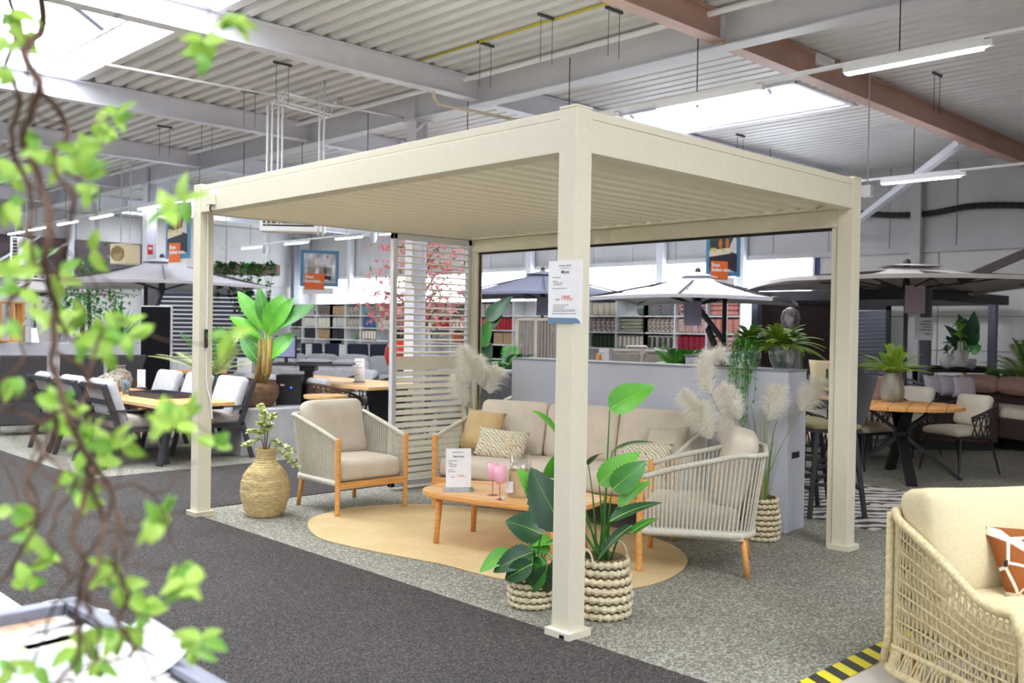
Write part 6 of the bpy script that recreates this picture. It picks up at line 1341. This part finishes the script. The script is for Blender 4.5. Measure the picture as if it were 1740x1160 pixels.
vt = thing('small_tree', 'bushy green tree under the left parasol, behind the planter wall', 'tree', G(140, 20)); MB().tube([(0, 0, 0), (0, 0, 1.6)], .05, 7).build('trunk', BARK, vt); q = MB()
for k in range(420):
    p = V((rnd.gauss(0, .45), rnd.gauss(0, .45), 1.75+rnd.gauss(0, .3))); d = V((rnd.gauss(0, 1), rnd.gauss(0, 1), rnd.gauss(0, .7))).normalized(); leaf(q, p, p+d*.16, .08, (0, 0, 1), n=2)
q.build('foliage', LEAFM, vt)['kind'] = 'stuff'; MB().lathe([(.2, 0), (.3, .4), (.01, .38)], 16).build('pot', DGREY, vt)
# ================================================================ HANGING AND CEILING THINGS
def poster(label, loc, rz, w, h, txt, kind):
    r = thing('hanging_poster', label, 'poster', loc, rz); MB().box(-w/2, -.012, -h/2, w/2, .012, h/2).build('blue_frame', BLUEF, r)
    MB().box(-w/2+.07, -.0135, -h/2+.08, w/2-.07, -.0125, h/2-.07).build('picture', mat('pic_'+kind, (232, 236, 238) if kind == 'a' else (70, 84, 70), .7, var=.3, scale=5), r)
    def blk(name, pts, m, y=-.0145):
        n = len(pts); MB().add([(x*w, y, z*h) for x, z in pts], [tuple(range(n))]).build(name, m, r)
    sk, sh_, dk_, lt = mat('print_skin', (206, 150, 120)), mat('print_shirt', (226, 222, 220)), mat('print_dark', (52, 48, 60)), mat('print_light', (232, 220, 190))
    if kind == 'a':
        for c in (-.05, .2): blk('printed_head', [(c+.04*cos(t*pi/5), .33+.05*sin(t*pi/5)) for t in range(10)], sk, -.0155); blk('printed_shirt', [(c-.08, .1), (c+.1, .1), (c+.06, .27), (c-.04, .28)], sh_)
        blk('printed_table', [(-.22, .1), (.25, .02), (.22, -.03), (-.2, .06)], TEAKD, -.0158)
        for c in (-.22, .08, .2): blk('printed_chair', [(c-.1, -.15), (c+.1, -.17), (c+.12, .02), (c-.1, .06)], TAUPE, -.016)
        blk('printed_shadow', [(-.2, -.24), (.3, -.32), (.3, -.2), (-.1, -.16)], dk_, -.0162)
    else:
        blk('printed_table', [(-.42, -.02), (.22, .06), (.2, -.06), (-.42, -.14)], lt, -.0152); blk('printed_cloth', [(-.42, -.14), (.2, -.06), (.2, -.34), (-.42, -.34)], dk_, -.0150)
        for c, z in ((-.1, .12), (.1, .14)): blk('printed_bread', [(c+.06*cos(t*pi/5), z+.1*sin(t*pi/5)) for t in range(10)], mat('print_orange', (200, 120, 70)), -.0154)
        for c in (-.34, -.25, 0): blk('printed_bowl', [(c+.05*cos(t*pi/5), -.0+.04*sin(t*pi/5)) for t in range(10)], mat('print_yellow', (226, 196, 110)), -.0156)
        blk('printed_shirt', [(.16, -.02), (.38, -.06), (.38, .24), (.3, .26), (.2, .12)], sh_, -.0158); blk('printed_head', [(.3+.05*cos(t*pi/5), .31+.06*sin(t*pi/5)) for t in range(10)], sk, -.016); blk('printed_trousers', [(.2, -.38), (.4, -.38), (.39, -.06), (.22, -.05)], dk_, -.0162)
    lb = MB().box(-w/2+.09, -.02, -h/2-.06, .13*w, -.017, -h/2+.27).build('orange_label', ORNG, r, bev=.01)
    text(txt, .085, WHITE, r, (-w/2+.11, -.0205, -h/2+.17), (pi/2, 0, 0), align='LEFT', bold=.004)
    MB().box(-w/2+.06, -.004, -h/2-.16, w/2-.1, .0, -h/2-.02).build('white_foot_strip', PAPER, r); text('www', .03, INK, r, (-w/2+.12, -.006, -h/2-.12), (pi/2, 0, 0)) if 0 else 0
    for s in (-1, 1): MB().tube([(s*w*.35, 0, h/2), (s*w*.35, 0, 4.62-loc.z)], .004, 4).build('wire', LGREY, r)
poster('hanging poster of two people at a garden table, over the shelves', at(543, 456, 20), FACE['cam']+.35, .80, .76, 'Even\nborrelen...', 'a')
poster('hanging poster of a man by a table, beside the left rear post', at(303, 392, 16.5), FACE['cam']-.55, .62, .96, 'Even\nbuiten eten...', 'b')
poster('hanging poster of a man by a table, partly hidden by the screen rail', at(1229, 425, 17.5), FACE['cam']+.3, .70, .95, 'Even\nbuiten eten...', 'b')
def heater(name, lab, loc, rz, w, h, d, nsl):
    r = thing(name, lab, 'heater', loc, rz); MB().box(-w/2, -d/2, -h/2, w/2, d/2, h/2).build('casing', WHITE, r, bev=.008); MB().box(-w/2+.05, -d/2-.004, -h/2+.07, w/2-.12, -d/2-.001, h/2-.03).build('outlet', BLACK, r)
    for k in range(nsl): z = -h/2+.1+(h-.16)*k/max(1, nsl-1); MB().bar((-w/2+.05, -d/2-.01, z), (w/2-.12, -d/2-.01, z), .012, .012).build('louvre_blade', WHITE, r)
    for s in (-1, 1): MB().tube([(s*w*.4, 0, h/2), (s*w*.4, 0, 4.62-loc.z)], .008, 5).build('hanger', LGREY, r)
heater('air_heater', 'white boxed air heater hanging beyond the pergola roof, left side', at(498, 378, 13.5), FACE['cam']+.05, .88, .28, .3, 2)
heater('grille_heater', 'white tall louvred heater hanging at the far left', at(35, 427, 19), FACE['cam'], .26, .56, .3, 7)
r = thing('fan_unit', 'cream boxed fan unit hanging by steel pipes left of the poster', 'fan', at(213, 432, 17.5), FACE['cam']-.3); MB().box(-.17, -.2, -.18, .17, .2, .18).build('casing', FABC, r, bev=.01); MB().lathe([(.13, 0), (.14, .02), (.12, .02), (.001, .01)], 20).build('fan_ring', mat('bronze', (140, 120, 80), .4, .5), r).rotation_euler = (pi/2, 0, 0)
COL.objects[-1].location = (-.0, -.2, 0)
for s in (-.1, .1): MB().tube([(s, 0, .18), (s, 0, 4.62-r.location.z)], .012, 6).build('hanger', LGREY, r)
def pipe(name, lab, pts, rad=.018, m=WHITE): 
    return tag(MB().tube(pts, rad, 8).build(name, m, None, smooth=True), lab, 'pipe')
pipe('sprinkler_pipe', 'long white pipe running along the top of the main steel beam', [(4.3, -11, 4.46), (4.3, 24, 4.46)], .03)
pipe('thin_pipe', 'thin white pipe crossing under the corrugated ceiling near the skylight', [(-3, 7.6, 4.2), (2.2, 7.3, 4.22), (3.2, 7.25, 4.24), (4.5, 7.2, 4.25)], .014)
for x, y, l in ((455, 172, 'first'), (463, 168, 'second'), (474, 135, 'third'), (481, 130, 'fourth')):
    a = at(x, y, 12.0); a.z = min(a.z, 4.4); b = at(x-5, 300, 12.0); pipe('drop_pipe', '%s thin vertical white pipe from the left above the left pergola beam' % l, [V((a.x, a.y, b.z-.6)), V((a.x, a.y, a.z-.05)), V((a.x+.05, a.y, a.z)), V((a.x+1.0, a.y+.2, a.z)), V((a.x+1.02, a.y+.2, 4.54))], .014)
for x, y, l in ((544, 130, 'left'), (552, 130, 'right')):
    a = at(x, y, 12.0); pipe('drop_pipe', '%s one of the vertical pipe pair above the middle of the left pergola beam' % l, [V((a.x, a.y, 2.6)), V((a.x, a.y, 4.6))], .013)
pipe('gas_pipe', 'bent beige pipe crossing below the main beam above the pergola', [at(736, 150, 11.25), at(737, 165, 11.25), at(745, 177, 11.3), at(800, 188, 11.4), at(872, 203, 11.5), at(930, 214, 11.6)], .02, FABR)
pipe('yellow_pipe', 'thin yellow pipe fixed under the near corrugated ceiling', [V((3.5, 2.4, 4.5)), V((3.5, 5.6, 4.5))], .012, mat('pipe_yellow', (200, 190, 40)))
for i, (x, y) in enumerate(((2.5, 6.9), (2.9, 8.4), (3.4, 3.5), (3.6, 4.6), (3.3, 10.4), (3.1, 11.4), (3.7, 2.9), (8.0, 1.6), (9.5, 5.2), (9.0, 8.0))):
    r = thing('drop_bracket', '', 'bracket', (x, y, 4.3), group='ceiling hanger brackets'); tag(r, 'small dark wire hanger bracket below the ceiling, %s from the left skylight' % ORD[i]); MB().box(-.12, -.012, .19, .12, .012, .215).build('plate', DGREY, r); MB().tube([(-.08, 0, .19), (-.08, 0, -.25)], .004, 4).tube([(.08, 0, .19), (.08, 0, -.25)], .004, 4).build('wires', DGREY, r)
r = thing('emergency_light', 'white boxed emergency light on the ceiling above the right pergola beam', 'light', at(1392, 224, 10.5), FACE['cam']+pi/4); r.location.z = CEIL-.09; MB().box(-.2, -.07, -.03, .2, .07, .07).build('housing', WHITE, r, bev=.01); MB().box(-.18, -.055, -.045, .18, .055, -.03).build('lens', PAPER, r)
r = thing('spot_lamp', 'small white spot unit hanging right of the right pergola post', 'light', at(1474, 324, 11)); MB().box(-.05, -.06, -.07, .05, .06, .06).build('housing', WHITE, r, bev=.008); MB().tube([(0, 0, .06), (0, 0, 4.62-r.location.z)], .008, 5).build('stem', LGREY, r)
for i, (x, y, d) in enumerate(((450, 424, 24), (635, 404, 23))):
    r = thing('spot_lamp', ['small white spot on the window side rail above the banana plant', 'small white spot on the window side rail left of the slatted panel'][i], 'light', at(x, y, d)); MB().lathe([(.05, -.1), (.08, .0), (.08, .12), (.001, .13)], 12).build('housing', WHITE, r); MB().tube([(0, 0, .12), (0, 0, 4.62-r.location.z)], .012, 5).build('stem', WHITE, r)
cp = [(WX-.12, y, 3.72-.10*sin(abs(y-3.2)*1.5)) for y in (6.0, 5.4, 4.8, 4.3, 3.9, 3.4, 2.9, 2.4)]
tag(MB().tube(bez(cp, 60), [.05+.008*(i % 2) for i in range(61)], 8).build('cable_duct', BLACK, None), 'black corrugated cable duct clipped along the grey wall at the right', 'duct')
pipe('steel_pipe', 'white service pipe beside the steel column over the pergola', [(4.42, 6.85, 2.0), (4.42, 6.85, 4.0), (4.42, 6.6, 4.1)], .02)

fs = thing('fire_sign', 'small red and white fire sign on the steel column by the left parasol', 'sign', at(255, 424, 18.1), FACE['cam']+.6); MB().box(-.05, -.004, -.09, .05, 0, .09).build('panel', mat('sign_red', (222, 52, 44)), fs)
MB().box(-.03, -.0055, .0, .03, -.004, .05).build('white_symbol', PAPER, fs)
dt = thing('side_table', 'small dark side table with a white card left of the banana plant', 'side table', G(414, 13.2), .4); MB().box(-.28, -.28, .66, .28, .28, .70).build('top', DGREY, dt)
for x in (-.22, .22):
    for y in (-.22, .22): MB().box(x-.02, y-.02, 0, x+.02, y+.02, .66).build('leg', DGREY, dt)
banner('table_sign', 'white card on the small dark side table left of the banana plant', G(416, 13.2)+V((0, 0, .70)), FACE['cam'], .2, .3, [(.8, .6), (.6, .4)])
on_ = thing('ornament', 'black and white mottled ornament above the fern on the partition', 'ornament', G(1343, 10.4)+V((0, 0, 1.38))); MB().lathe([(.05, 0), (.07, .03), (.05, .08), (.09, .16), (.105, .24), (.085, .32), (.03, .36), (.001, .365)], 20).build('body', mat('mottled_black', (104, 100, 98), .4, var=.45, scale=17), on_, smooth=True)
op_ = thing('pedestal', 'tall dark pedestal under the mottled ornament', 'pedestal', G(1343, 10.4)); MB().box(-.14, -.14, 0, .14, .14, 1.36).build('body', BLACK, op_, bev=.004); MB().box(-.15, -.15, 1.36, .15, .15, 1.38).build('top_plate', DGREY, op_)
